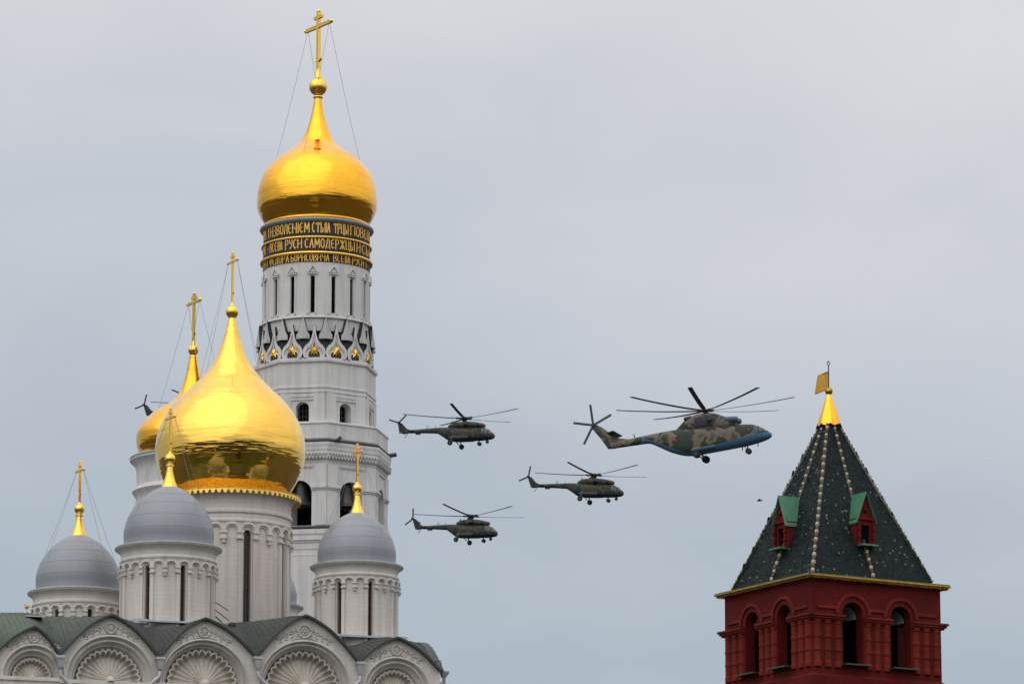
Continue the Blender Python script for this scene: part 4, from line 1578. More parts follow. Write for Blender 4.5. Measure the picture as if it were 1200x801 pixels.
def small_drum(px, D, k_, y0, y_bot, win_off, cross_px=None, chains_on=True, top_y=None):
    """k_: scale against the nearest drum, y0: photo y of the dome's foot (silhouette)"""
    ax = Axis(px, y0, D)

    def Y(y):
        return y0 + (y - 635.5) * k_
    dome = [(52.9, Y(641)), (52.6, Y(635)), (52.9, Y(626)), (51.9, Y(619)), (49.8, Y(611.5)), (46.4, Y(603.5)), (41.5, Y(595.5)), (35.2, Y(588)), (27.5, Y(581)), (19, Y(575.2)), (10, Y(571)), (2, Y(569.6))]
    dome = [(r * k_, y) for r, y in dome]
    corn = [(52.5, 641.5), (57, 642), (61.8, 643.2), (62.6, 644.3), (62.4, 645.8), (60.6, 647), (57.6, 649), (55.8, 651.5), (55.2, 654.5), (55.2, 657), (56.8, 658.2), (57.4, 659.6), (57.0, 661.2), (55.4, 662.2),
            (55.0, 664)]
    corn = [(r * k_, Y(y)) for r, y in corn]
    dr_, dob = cdrum(ax, 54.6 * k_, Y(663), Y(671.3), Y(669.3), y_bot, 3.2 * k_, dome, corn, M['dome_grey'], win_off, ca)
    # lead lip over the cornice
    lp = MB()
    lp.lathe(ax.x, ax.y, [(r * k_ * ax.s, ax.z(Y(y))) for r, y in [(52.9, 640.2), (57, 641.2), (62.0, 642.6), (63.1, 643.8), (62.9, 644.9)]], 128)
    lp.build('cornice_flashing', M['lip_grey'], dr_, True, ca_org)
    # sheet laps round the dome
    lap = MB()
    prf = crom(ax.pr(dome), 5)
    for fr_ in (0.22, 0.40, 0.56, 0.70):
        i = int(len(prf) * fr_)
        r0, z0 = prf[i]
        r1, z1 = prf[i + 1]
        lap.lathe(ax.x, ax.y, [(r0 - 0.002, z0 - 0.03), (r0 + 0.010, z0), (r1 + 0.008, z1 - 0.02), (r1 - 0.01, z1)], 144)
    lap.build('dome_seam', M['dome_grey'], dr_, True, ca_org)
    # gilded finial, ball and cross
    ft = MB()
    sx = ax.s * k_
    zt0 = ax.z(Y(570.8))
    prof = [(10.2, -1.0), (9.3, 1.5), (7.0, 7), (5.2, 13), (4.0, 19), (3.5, 24.5), (5.0, 25.3), (5.0, 26.6), (3.6, 27.4), (3.6, 28.4)]
    ft.lathe(ax.x, ax.y, [(r * sx, zt0 + h_ * sx) for r, h_ in prof], 32)
    zb_c = zt0 + 34.2 * sx
    ft.ball((ax.x, ax.y, zb_c), 6.4 * sx, 20, 14)
    ft.lathe(ax.x, ax.y, [(2.4 * sx, zb_c + 5.8 * sx), (1.6 * sx, zb_c + 8.5 * sx)], 12)
    ft.build('finial', M['gold_trim'], dr_, True, ca_org, 40)
    cm_ = MB()
    z0 = zb_c + 5 * sx
    d = cross(cm_, (ax.x, ax.y, z0), z0 + 55 * sx, z0 + 44 * sx, 12.5 * sx, z0 + 49.5 * sx, 4.2 * sx, z0 + 13 * sx, 3.2 * sx, R_(-60), 2.1 * sx)
    cm_.build('cross', M['gold_trim'], dr_, False, ca_org)
    fr, to = [], []
    for sd in (-1, 1):
        for aa in (50, 98):
            fr.append(Vector((ax.x, ax.y, z0 + 44 * sx)) + d * 10.5 * sx * sd)
            to.append(ax.at(sd * R_(aa), 46.5 * sx, ax.z(Y(603.0))))
    chains(dr_, fr, to, 0.009, ca_org)
    return ax


near = small_drum(197.7, 272.0, 1.0, 635.5, 742, 23.0)
left = small_drum(91.2, 287.0, 0.935, 688.0, 790, 22.5)
right = small_drum(418.0, 276.5, 0.872, 657.6, 764, 22.0)
far = small_drum(305.5, 292.0, 0.80, 705.0, 770, 2.0)

CA = Axis(269.6, 560, 283.0)
prof = [(66.0, 583.5), (69.5, 579), (73.2, 573), (77.2, 566), (82.6, 556), (86.2, 545), (87.8, 534), (87.9, 524), (86.6, 513.5), (83.6, 503), (78.4, 491.5), (70.8, 479.5), (60.0, 467), (49.0, 457), (40.4, 448.5), (33.4, 441), (27.0, 433),
        (21.4, 424.5), (16.4, 415), (12.5, 405), (9.4, 394.5), (6.6, 384), (4.6, 376), (3.6, 371)]
corn = [(74, 583.6), (82, 584.8), (82.0, 586), (75, 590), (72.2, 595), (72.0, 606), (73.6, 608), (73.6, 611), (71.6, 612.5), (71.6, 618), (73.0, 619.4), (73.0, 621.5), (71.0, 622.5), (71.0, 624)]
cdr, cdome = cdrum(CA, 70.6, 623.5, 632.5, 631, 745, 4.6, prof, corn, M['gold'], 21.0, ca)
mb = MB()
sx = CA.s
# openwork valance: hanging lobes with gaps between them
nl = 72
for q in range(nl):
    a_ = 2 * PI * q / nl
    z0, r0 = CA.z(585.2), 83.4 * sx
    hw = PI / nl
    o = [(-0.98, 0.0), (-0.98, -0.30), (-0.62, -0.42), (-0.55, -0.70), (-0.3, -0.93), (0, -1.0), (0.3, -0.93), (0.55, -0.70), (0.62, -0.42), (0.98, -0.30), (0.98, 0.0)]
    ht = 5.6 * sx
    vs = [CA.at(a_ + x * hw, r0, z0 + z * ht) for x, z in o] + [CA.at(a_ + x * hw, r0 - 0.07, z0 + z * ht) for x, z in o]
    n = len(o)
    mb.add(vs, [tuple(range(n)), tuple(range(2 * n - 1, n - 1, -1))] + [(i, i + n, (i + 1) % n + n, (i + 1) % n) for i in range(n)])
mb.lathe(CA.x, CA.y, [(66 * sx, CA.z(583.4)), (80 * sx, CA.z(583.6)), (83.8 * sx, CA.z(584.0)), (84.0 * sx, CA.z(585.0)), (83.0 * sx, CA.z(585.6))], 144, 1)
mb.build('gold_valance', [M['gold_trim'], M['gold_old']], cdr, False, ca_org)
mb = MB()
mb.lathe(CA.x, CA.y, CA.pr([(3.6, 373), (4.6, 372.4), (4.6, 371)]), 24)
mb.ball((CA.x, CA.y, CA.z(365.5)), 7.6 * sx, 24, 16)
mb.lathe(CA.x, CA.y, CA.pr([(2.6, 359), (1.8, 356), (1.4, 354)]), 16)
mb.build('finial', M['gold_trim'], cdr, True, ca_org)
mb = MB()
zc_ = CA.z(306.5)
dcr = cross(mb, (CA.x, CA.y, CA.z(360)), CA.z(296.5), zc_, 14.5 * sx, CA.z(300.8), 5 * sx, CA.z(344), 3.4 * sx, R_(-62), 2.0 * sx)
mb.build('cross', M['gold_trim'], cdr, False, ca_org)
fr, to = [], []
for sd in (-1, 1):
    for aa in (75, 118):
        fr.append(Vector((CA.x, CA.y, zc_)) + dcr * 12.5 * sx * sd)
        to.append(CA.at(sd * R_(aa), 38 * sx, CA.z(446)))
chains(cdr, fr, to, 0.009, ca_org)


# flat gutters and white plinth blocks at the feet of the near drums
def plinth(ax, Rpx, yb, yt, gut):
    mb = MB()
    Rw = Rpx * ax.s
    p0 = Vector((ax.x, ax.y, 0)) - ET * Rw
    zz = ax.z(yt)
    for (h_, dd, wd_) in ((0.10, 0.16, 1.30), (0.0, 0.0, 0.0)):
        if wd_:
            c0 = p0 + Vector((0, 0, zz))
            mb.obox(Vector((c0.x, c0.y, zz)), ES * Rw * 0.86, ET * 0.34, Vector((0, 0, 0.06)))
    for sx_ in (-0.84, 0.80):
        c0 = p0 + ES * Rw * sx_ + ET * 0.25
        mb.obox(Vector((c0.x, c0.y, zz - 0.03)), ES * 0.42, ET * 0.5, Vector((0, 0, 0.13)))
    mb.build('gutter', M['pipe'], ca, False, ca_org)


plinth(near, 55.5, 742, 736.5, True)
plinth(right, 48.5, 764, 752.5, True)

# ------------------------------------------------------------------ red fortress tower
T = Axis(974.5, 680, 185.0)
st = T.s
Zt = T.z
to_org = Vector((T.x, T.y, 0))
tw = thing('fortress_tower', 'square red brick tower with a steep dark tiled spire and a golden flag on top', 'tower', to_org)
PHI = R_(-14.5)


def sqv(Rp):
    return [T.at(PHI + PI / 2 * k_, Rp * st, 0) for k_ in range(4)]


def sq_lathe(mb, prof, mi=0):
    mb.grid([[Vector((p.x, p.y, z)) for p in sqv(Rp)] for Rp, z in prof], True, mi)


def sq_faces(Rp):
    vs = sqv(Rp)
    for k_ in range(4):
        a, b = vs[k_], vs[(k_ + 1) % 4]
        U = b - a
        wl = U.length
        U.normalize()
        N = Vector((T.x, T.y, 0)) - (a + b) / 2
        N.normalize()
        yield k_, a, U, N, wl


# heights below are at the tower's axis
RW = 128.0
y_imp, y_sill, y_top = 738.5, 793.0, 691.0
wallmb = MB()
for k_, a, U, N, wl in sq_faces(RW):
    ow = wl * 0.158
    c1, c2 = wl * 0.315, wl * 0.685
    ops = []
    for c in (c1, c2):
        ops.append((c - ow / 2, c + ow / 2, Zt(y_sill), Zt(719) - ow / 2))
    arch_panel(wallmb, a, U, N, wl, Zt(803), Zt(691.6), ops, 0.5, 0, 14)
twall = wallmb.build('wall', M['brick'], tw, False, to_org)
# inner faces: near-black, the shade inside put into the colour
inn = MB()
for k_, a, U, N, wl in sq_faces(RW - 9):
    pass
sq_lathe(inn, [(RW * 0.60, Zt(800)), (RW * 0.60, Zt(690))])
sq_lathe(inn, [(RW - 3, Zt(797)), (RW * 0.5, Zt(797))])
inn.build('inner_wall', M['void'], twall, False, to_org)
# pale vault soffits inside the arches
for k_, a, U, N, wl in sq_faces(RW):
    ow = wl * 0.158
    for c in (wl * 0.315, wl * 0.685):
        vm = MB()
        rad = ow / 2 - 0.03
        zs = Zt(719) - ow / 2
        rows = []
        for d_ in (0.45, 2.6):
            rows.append([a + U * (c - rad * math.cos(PI * i / 14)) + N * d_ + Vector((0, 0, zs - 0.10 + rad * math.sin(PI * i / 14))) for i in range(15)])
        rows.append([a + U * (c - rad * math.cos(PI * i / 14)) + N * 2.6 + Vector((0, 0, zs - 0.10)) for i in range(15)])
        vm.grid(rows)
        vm.build('vault', M['vault'], twall, False, to_org)
        sl_ = MB()
        p0 = a + U * c - N * 0.08
        sl_.obox(Vector((p0.x, p0.y, Zt(y_sill) + 0.03)), U * (ow / 2 + 0.12), N * 0.32, Vector((0, 0, 0.028)))
        sl_.build('sill', M['green_dark'], twall, False, to_org)
# trim: impost cornice, half columns, upper string courses
tm = MB()
for k_, a, U, N, wl in sq_faces(RW):
    ow = wl * 0.158
    c1, c2 = wl * 0.315, wl * 0.685
    segs = [(0.0, c1 - ow / 2), (c1 + ow / 2, c2 - ow / 2), (c2 + ow / 2, wl)]
    for si, (u0, u1) in enumerate(segs):
        e0 = 0.26 if si == 0 else 0.0
        e1 = 0.26 if si == 2 else 0.0
        for (y0, y1, pr) in ((735.5, 738.0, 0.24), (738.0, 740.5, 0.18), (740.5, 742.5, 0.11)):
            zz = (Zt(y0) + Zt(y1)) / 2
            p0 = a + U * (u0 - (pr if si == 0 else 0)) - N * pr / 2
            p1 = a + U * (u1 + (pr if si == 2 else 0)) - N * pr / 2
            tm.bar(Vector((p0.x, p0.y, zz)), Vector((p1.x, p1.y, zz)), Zt(y0) - Zt(y1), pr, side=(0, 0, 1))
        # clustered half columns
        L = u1 - u0
        ncol = 3
        for q in range(ncol):
            uc = u0 + L * (q + 0.5) / ncol
            p0 = a + U * uc
            rc = L / ncol * 0.36
            pc = Vector((p0.x, p0.y, 0)) + N * rc * 0.25
            ztop, zbot = Zt(742.5), Zt(793)
            prof = [(rc * 1.0, ztop), (rc * 1.0, ztop - 0.12), (rc * 0.86, ztop - 0.16)]
            for fr_ in (0.36, 0.66):
                zz = ztop + (zbot - ztop) * fr_
                prof += [(rc * 0.86, zz + 0.07), (rc * 1.06, zz + 0.05), (rc * 1.06, zz - 0.05), (rc * 0.86, zz - 0.07)]
            prof += [(rc * 0.86, zbot + 0.15), (rc * 1.05, zbot + 0.1), (rc * 1.05, zbot - 0.1)]
            tm.lathe(pc.x, pc.y, prof, 18)
    # arch hood and upper frame lines
    for c in (c1, c2):
        zs = Zt(719) - ow / 2
        rows = []
        for i in range(15):
            t_ = PI * i / 14
            rows.append([a + U * (c - r_ * math.cos(t_)) - N * d_ + Vector((0, 0, zs + r_ * math.sin(t_))) for r_, d_ in ((ow / 2 + 0.22, 0.0), (ow / 2 + 0.22, 0.07), (ow / 2 + 0.36, 0.07), (ow / 2 + 0.36, 0.0))])
        tm.grid(rows, True)
    for (u0, u1) in ((0.04, 0.2), (0.43, 0.57), (0.80, 0.96)):
        p0, p1 = a + U * wl * u0 - N * 0.03, a + U * wl * u1 - N * 0.03
        zz = Zt(727)
        tm.bar(Vector((p0.x, p0.y, zz)), Vector((p1.x, p1.y, zz)), 0.12, 0.07, side=(0, 0, 1))
sq_lathe(tm, [(RW, Zt(697)), (RW + 1.2, Zt(696)), (RW + 2.4, Zt(693.5)), (RW + 1, Zt(692.2))])
tm.build('brick_trim', M['brick_trim'], twall, False, to_org)
lowm = MB()
sq_lathe(lowm, [(RW - 1, Zt(803)), (RW + 1.5, Zt(803.5)), (RW + 3.5, Zt(806)), (RW + 3.5, Zt(835)), (RW + 6, Zt(837)), (RW + 6, Zt(840)), (RW + 3.5, Zt(842)), (RW + 10, 8.0), (RW + 24, 0.0)])
lowm.build('lower_wall', M['brick'], tw, False, to_org)
# eave: green sheet over a gilded fringe
ev = MB()
sq_lathe(ev, [(112, Zt(688.6)), (139.5, Zt(690.3)), (140.2, Zt(691.9)), (137, Zt(692.7)), (128, Zt(692))])
ev.build('eave', M['green_dark'], tw, False, to_org)
fg = MB()
for k_, a, U, N, wl in sq_faces(138.4):
    n = 72
    for q in range(n):
        c0 = a + U * wl * (q + 0.5) / n
        hw = wl / n * 0.5
        zt_, dz = Zt(692.3), (3.6 + random.uniform(-0.4, 0.4)) * st
        o = [(-0.96, 0), (-0.96, -0.45), (-0.5, -0.62), (-0.2, -0.95), (0, -1.1), (0.2, -0.95), (0.5, -0.62), (0.96, -0.45), (0.96, 0)]
        vs = [c0 + U * x * hw + Vector((0, 0, zt_ + z * dz)) for x, z in o] + [c0 + U * x * hw + N * 0.05 + Vector((0, 0, zt_ + z * dz)) for x, z in o]
        m_ = len(o)
        fg.add(vs, [tuple(range(m_)), tuple(range(2 * m_ - 1, m_ - 1, -1))] + [(i, i + m_, (i + 1) % m_ + m_, (i + 1) % m_) for i in range(m_)])
    p0, p1 = a - N * 0.05, a + U * wl - N * 0.05
    fg.bar(Vector((p0.x, p0.y, Zt(692.7))), Vector((p1.x, p1.y, Zt(692.7))), 0.06, 0.12, side=(0, 0, 1))
fg.build('gold_fringe', M['gold_old'], tw, False, to_org)

# spire: four tiled faces with beaded ribs
y_b, y_a = 688.3, 496.0
RB, RA = 117.6, 9.0
zb0, za0 = Zt(y_b), Zt(y_a)
sp = MB()
sq_lathe(sp, [(RB, zb0), (RA, za0)])
spire = sp.build('spire', M['under'], tw, False, to_org)
tl = MB()
rnd = random.Random(3)
vsb, vst = sqv(RB), sqv(RA)
for k_ in range(4):
    a, b = Vector((vsb[k_].x, vsb[k_].y, zb0)), Vector((vsb[(k_ + 1) % 4].x, vsb[(k_ + 1) % 4].y, zb0))
    c, d = Vector((vst[(k_ + 1) % 4].x, vst[(k_ + 1) % 4].y, za0)), Vector((vst[k_].x, vst[k_].y, za0))
    U = (b - a).normalized()
    up_ = ((c + d) / 2 - (a + b) / 2)
    H = up_.length
    up_.normalize()
    Nn = U.cross(up_)
    if Nn.dot(Vector((T.x, T.y, a.z)) - a) > 0:
        Nn = -Nn
    wid_b, wid_t = (b - a).length, (c - d).length
    tp = 0.092 if k_ in (0, 3) else 0.30
    rh = tp * 0.62
    nrow = int(H / rh)
    mid0 = (a + b) / 2
    for r in range(nrow):
        v = r * rh
        wv = wid_b + (wid_t - wid_b) * v / H
        n = int(wv / tp) + 1
        offx = 0.5 * tp if r % 2 else 0.0
        for i in range(-n // 2 - 1, n // 2 + 2):
            x = i * tp + offx
            if abs(x) > wv / 2 - 0.02:
                continue
            j = rnd.uniform(-0.005, 0.005)
            j2 = rnd.uniform(-0.005, 0.005)
            base = mid0 + U * x + up_ * v
            hw = tp * 0.47
            lo_ = 0.034 + j2
            pts = [(-hw, rh * 0.45, lo_ * .8 - j), (-hw * 0.45, -rh * 0.15, lo_ - j * .5), (0, -rh * 0.32, lo_), (hw * 0.45, -rh * 0.15, lo_ + j * .5), (hw, rh * 0.45, lo_ * .8 + j), (hw, rh * 1.5, 0.008 + j), (-hw, rh * 1.5, 0.008 - j)]
            tl.add([base + U * px_ + up_ * py_ + Nn * (pz + 0.01) for px_, py_, pz in pts], [(0, 1, 2, 3, 4, 5, 6)], rnd.choices((0, 1, 2, 3), (50, 34, 14, 1.6))[0])
me = bpy.data.meshes.new('tiles')
me.from_pydata([tuple(p - to_org) for p in tl.v], [], tl.f)
for nm_ in ('tile', 'tile_mid', 'tile_light', 'tile_pale'):
    me.materials.append(M[nm_])
me.polygons.foreach_set('material_index', tl.mi)
tlo = bpy.data.objects.new('tiles', me)
C.objects.link(tlo)
tlo.parent = spire
for k_ in range(4):
    a, b = vsb[k_], vsb[(k_ + 1) % 4]
    c, d = vst[k_], vst[(k_ + 1) % 4]
    for (p0, p1, big) in ((a, c, 1.0), ((a + b) / 2, (c + d) / 2, 0.92)):
        p0, p1 = Vector((p0.x, p0.y, zb0 + 0.05)), Vector((p1.x, p1.y, za0))
        o_ = Vector((p0.x - T.x, p0.y - T.y, 0)).normalized() * 0.07
        mb = MB()
        n = 40
        mb.tube([p0 + o_ * 0.1, p1 + o_ * 0.1], [0.09, 0.06], 8, 1)
        for i in range(n):
            q = p0.lerp(p1, (i + 0.4) / n) + o_
            if big < 1 and Zt(652) < q.z < Zt(586):
                continue
            r_ = (0.092 if i % 2 == 0 else 0.07) * big * (1 - 0.2 * i / n) * rnd.uniform(0.88, 1.08) * (0.78 if big == 1.0 and k_ != 0 else 1.0)
            mb.ball(q, r_, 10, 7, 0 if i % 2 == 0 else 1, 1.25)
        mb.build('beaded_rib', [M['bead'], M['bead_dark']], spire, True, to_org)

# dormers on the faces
for k_, a, U, N, wl in sq_faces(RB):
    mid = (a + a + U * wl) / 2
    apex = Vector((T.x, T.y, 0))
    # dormer front plane at mid height on the rib line
    zdb, zdt = Zt(648), Zt(589)
    zev = Zt(617.5)

    def rib(z):
        f_ = (z - zb0) / (za0 - zb0)
        q = mid.lerp((vst[k_] + vst[(k_ + 1) % 4]) / 2, f_)
        return Vector((q.x, q.y, z))
    base = rib(zdb) - N * 0.12
    hw = 13.2 * st
    dm_ = MB()
    dep = 2.4

    def q_(u, d_, z):
        p_ = base + U * u + N * d_
        return Vector((p_.x, p_.y, z))
    ow_, oh = 6.0 * st, Zt(625)
    # front wall with a door opening, sides
    dm_.quad(q_(-hw, 0, zdb), q_(-ow_, 0, zdb), q_(-ow_, 0, zev), q_(-hw, 0, zev))
    dm_.quad(q_(ow_, 0, zdb), q_(hw, 0, zdb), q_(hw, 0, zev), q_(ow_, 0, zev))
    dm_.quad(q_(-ow_, 0, oh), q_(ow_, 0, oh), q_(ow_, 0, zev), q_(-ow_, 0, zev))
    for sd in (-1, 1):
        dm_.quad(q_(sd * hw, 0, zdb), q_(sd * hw, dep, zdb), q_(sd * hw, dep, zev), q_(sd * hw, 0, zev))
        dm_.quad(q_(sd * ow_, 0, zdb), q_(sd * ow_, 0.14, zdb), q_(sd * ow_, 0.14, oh), q_(sd * ow_, 0, oh))
        dm_.bar(q_(sd * hw * .80, -0.05, zdb), q_(sd * hw * .80, -0.05, zev - 0.1), 0.11, 0.08, side=U)
        for zz in (0.3, 0.6):
            dm_.obox(q_(sd * hw * .80, -0.06, zdb + (zev - zdb) * zz), U * 0.08, N * 0.07, Vector((0, 0, 0.04)))
    dm_.bar(q_(-hw * 0.90, -0.04, zev), q_(hw * 0.90, -0.04, zev), 0.11, 0.10, side=(0, 0, 1))
    dm_.add([q_(-hw, 0, zev), q_(hw, 0, zev), q_(0, 0, zdt)], [(0, 1, 2)])
    dm_.ball(q_(0, -0.02, zev + (zdt - zev) * .36), 0.10, 10, 6)
    do = dm_.build('dormer', M['brick'], tw, False, to_org)
    v_ = MB()
    v_.quad(q_(-ow_, 0.12, zdb), q_(ow_, 0.12, zdb), q_(ow_, 0.12, oh), q_(-ow_, 0.12, oh))
    v_.build('dormer_opening', M['void'], do, False, to_org)
    rf = MB()
    for sd in (-1, 1):
        e0, e1 = q_(sd * hw * 1.10, -0.13, zev - 0.18), q_(sd * hw * 1.10, dep * 0.42, zev - 0.18)
        t0, t1 = q_(0, -0.13, zdt + 0.10), q_(0, dep, zdt + 0.10)
        th = Vector((0, 0, 0.05))
        rf.add([e0, q_(sd * hw * 1.10, dep * .45, zev - 0.18), t1, t0, e0 - th, q_(sd * hw * 1.10, dep * .45, zev - 0.18) - th, t1 - th, t0 - th], [(0, 1, 2, 3), (7, 6, 5, 4), (0, 4, 5, 1), (0, 3, 7, 4), (1, 5, 6, 2)])
    rf.build('dormer_roof', M['green'], do, False, to_org)
    sl_ = MB()
    sl_.obox(q_(0, -0.12, zdb - 0.03), U * (hw * 0.86), N * 0.22, Vector((0, 0, 0.035)))
    sl_.build('sill', M['green'], do, False, to_org)

# gilded cap, ball, weather flag
mb = MB()
rows = []
sg = 64
for r_, y in [(13.4, 497.5), (12.6, 494.5), (9.6, 485), (6.6, 476), (4.2, 468), (2.4, 462)]:
    row = []
    for j in range(sg):
        a_ = 2 * PI * j / sg
        lob = 1 + 0.07 * abs(math.cos(8 * a_ / 2 * 1.0))
        yy = y + (2.2 * abs(math.sin(4 * a_)) if y > 497 else 0)
        row.append(T.at(a_, r_ * st * lob, Zt(yy)))
    rows.append(row)
mb.grid(rows, True)
cap = mb.build('gold_cap', M['gold_deep'], tw, True, to_org, 40)
mb = MB()
mb.ball((T.x, T.y, Zt(458.3)), 4.6 * st, 20, 14)
mb.build('ball', M['gold_old'], cap, True, to_org)
mb = MB()
mb.tube([(T.x, T.y, Zt(460)), (T.x, T.y, Zt(428))], 0.022, 8)
rg = [(T.x + 0.055 * math.cos(2 * PI * i / 12), T.y, Zt(425.8) + 0.07 * math.sin(2 * PI * i / 12)) for i in range(13)]
mb.tube(rg, 0.018, 6)
mb.tube([(T.x, T.y, Zt(424.2)), (T.x, T.y, Zt(422.4))], 0.02, 6)
mb.build('flagpole', M['iron'], cap, False, to_org)
# the flag is turned in the wind, its free edge towards the left and away from the viewer
fd = Vector((-0.60, 0.80, 0))
W1, W2 = 0.66, 0.86


def fz(y, d_):
    return Zt(y)


px0 = Vector((T.x, T.y, 0))
c1_ = px0 + Vector((0, 0, Zt(435.0)))
c4_ = px0 + Vector((0, 0, Zt(455.0)))
c2_ = px0 + fd * W1 + Vector((0, 0, Zt(437.2)))
c3_ = px0 + fd * W2 + Vector((0, 0, Zt(457.6)))
mb = MB()
nrm = fd.cross(Vector((0, 0, 1)))
rows = []
for i in range(9):
    t_ = i / 8
    row = []
    for sd in (-1, 1):
        off = nrm * (0.012 * sd + 0.03 * math.sin(t_ * 5))
        row.append(c1_.lerp(c2_, t_) + off)
        row.append(c4_.lerp(c3_, t_) + off)
    rows.append([row[0], row[1], row[3], row[2]])
mb.grid(rows, True)
mb.add(rows[-1], [(0, 1, 2, 3)])
fl = mb.build('flag', M['flag'], cap, True, to_org, 40)
mb = MB()
for p0, p1 in ((c1_, c2_), (c2_, c3_), (c3_, c4_)):
    mb.bar(p0, p1, 0.035, 0.035)
mb.build('flag_frame', M['gold_old'], cap, False, to_org)


# ------------------------------------------------------------------ helicopters
def loft(mb, secs, n=28, pw=2.4, mi=0, cap=True, cond=None):
    """secs: (x, z_top, z_bottom, half_width)"""
    rows = []
    for x, zt_, zb, hw in secs:
        row = []
        zc, hh = (zt_ + zb) / 2, (zt_ - zb) / 2
        for j in range(n):
            t_ = 2 * PI * j / n
            c_, s_ = math.cos(t_), math.sin(t_)
            row.append(Vector((x, hw * math.copysign(abs(c_) ** (2 / pw), c_), zc + hh * math.copysign(abs(s_) ** (2 / pw), s_))))
        rows.append(row)
    if cond is None:
        mb.grid(rows, True, mi)
        if cap:
            mb.add(rows[0], [tuple(range(n))], mi)
            mb.add(rows[-1], [tuple(range(n))], mi)
    else:
        for i in range(len(rows) - 1):
            for j in range(n):
                k2 = (j + 1) % n
                q = [rows[i][j], rows[i][k2], rows[i + 1][k2], rows[i + 1][j]]
                c0 = sum(q, Vector()) / 4
                if cond(c0):
                    mb.add(q, [(0, 1, 2, 3)], mi)


def wheel(parent, x, y, z, r, wd, H):
    mb = MB()
    m_ = 20
    prof = [(r * .35, -wd * .5), (r * .85, -wd * .5), (r, -wd * .3), (r, wd * .3), (r * .85, wd * .5), (r * .35, wd * .5)]
    rows = [[Vector((x + rr * math.cos(2 * PI * j / m_), y + yy, z + rr * math.sin(2 * PI * j / m_) + H)) for j in range(m_)] for rr, yy in prof]
    mb.grid(rows, True)
    w_ = mb.build('wheel', M['tyre'], parent, True, auto=40)
    mb = MB()
    mb.tube([(x, y - wd * .42, z + H), (x, y + wd * .42, z + H)], r * .38, 12)
    mb.build('hub', M['strut'], w_)
    return w_


def rotor(parent, hub, n, Rr, chord, cone, H, tilt, spin, droop=0.0, tip=True):
    o = MB()
    o.lathe(0, 0, [(0.05, .35), (.35, .30), (.5, .12), (.85, .06), (.85, -.10), (.5, -.15), (.38, -.5), (.38, -1.0)], 20)
    for i in range(n):
        a_ = 2 * PI * i / n
        d = Vector((math.cos(a_), math.sin(a_), 0))
        o.bar(d * 0.4, d * 1.5 + Vector((0, 0, .04)), 0.30, 0.24, side=(0, 0, 1))
    ro = o.build('main_rotor', M['blade'], parent, False)
    ro.location = Vector(hub) + Vector((0, 0, H))
    ro.rotation_euler = (Matrix.Rotation(tilt, 3, 'Y') @ Matrix.Rotation(spin, 3, 'Z')).to_euler()
    for i in range(n):
        a_ = 2 * PI * i / n
        d = Vector((math.cos(a_), math.sin(a_), 0))
        sd = Vector((-math.sin(a_), math.cos(a_), 0))
        mb = MB()
        rows = []
        m_ = 12
        for q in range(m_ + 1):
            t_ = q / m_
            rr = 1.3 + (Rr - 1.3) * t_
            zz = cone * (rr / Rr) ** 1.6 + droop * math.sin(PI * t_)
            c_ = d * rr + Vector((0, 0, zz))
            pit = Vector((0, 0, 1)) * (0.06 - 0.05 * t_) * chord
            ch = chord * (0.6 if q == 0 else 1.0)
            tk = 0.10 * (1 - 0.4 * t_)
            rows.append([c_ + sd * ch * .5 + pit, c_ + sd * ch * .2 + Vector((0, 0, tk * .5)) + pit * .4, c_ - sd * ch * .5 - pit, c_ - Vector((0, 0, tk * .5))])
        mb.grid(rows, True)
        mb.add(rows[0], [(0, 1, 2, 3)])
        mb.add(rows[-1], [(0, 1, 2, 3)])
        b_ = mb.build('blade', M['blade'], ro, False)
    return ro


def tail_rotor(parent, hub, n, Rr, chord, H, spin):
    o = MB()
    o.tube([(0, .35, 0), (0, -.35, 0)], 0.2, 12)
    ro = o.build('tail_rotor', M['blade'], parent, False)
    ro.location = Vector(hub) + Vector((0, 0, H))
    ro.rotation_euler = (0, spin, 0)
    for i in range(n):
        a_ = 2 * PI * i / n
        d = Vector((math.cos(a_), 0, math.sin(a_)))
        sd = Vector((-math.sin(a_), 0, math.cos(a_)))
        mb = MB()
        c0, c1 = d * .15, d * Rr
        mb.obox((c0 + c1) / 2, d * (Rr - .15) / 2, sd * chord / 2, Vector((0, .035, 0)))
        b_ = mb.build('blade', M['blade'], ro, False)
        mb = MB()
        mb.obox(d * Rr * .97, d * Rr * .035, sd * chord * .52, Vector((0, .045, 0)))
        mb.build('blade_tip', M['blade_tip'], b_, False) if False else None
    return ro


def tag(o, **kw):
    for k2, v in kw.items():
        o[k2] = v


# medium transport helicopter
H8 = 4.95


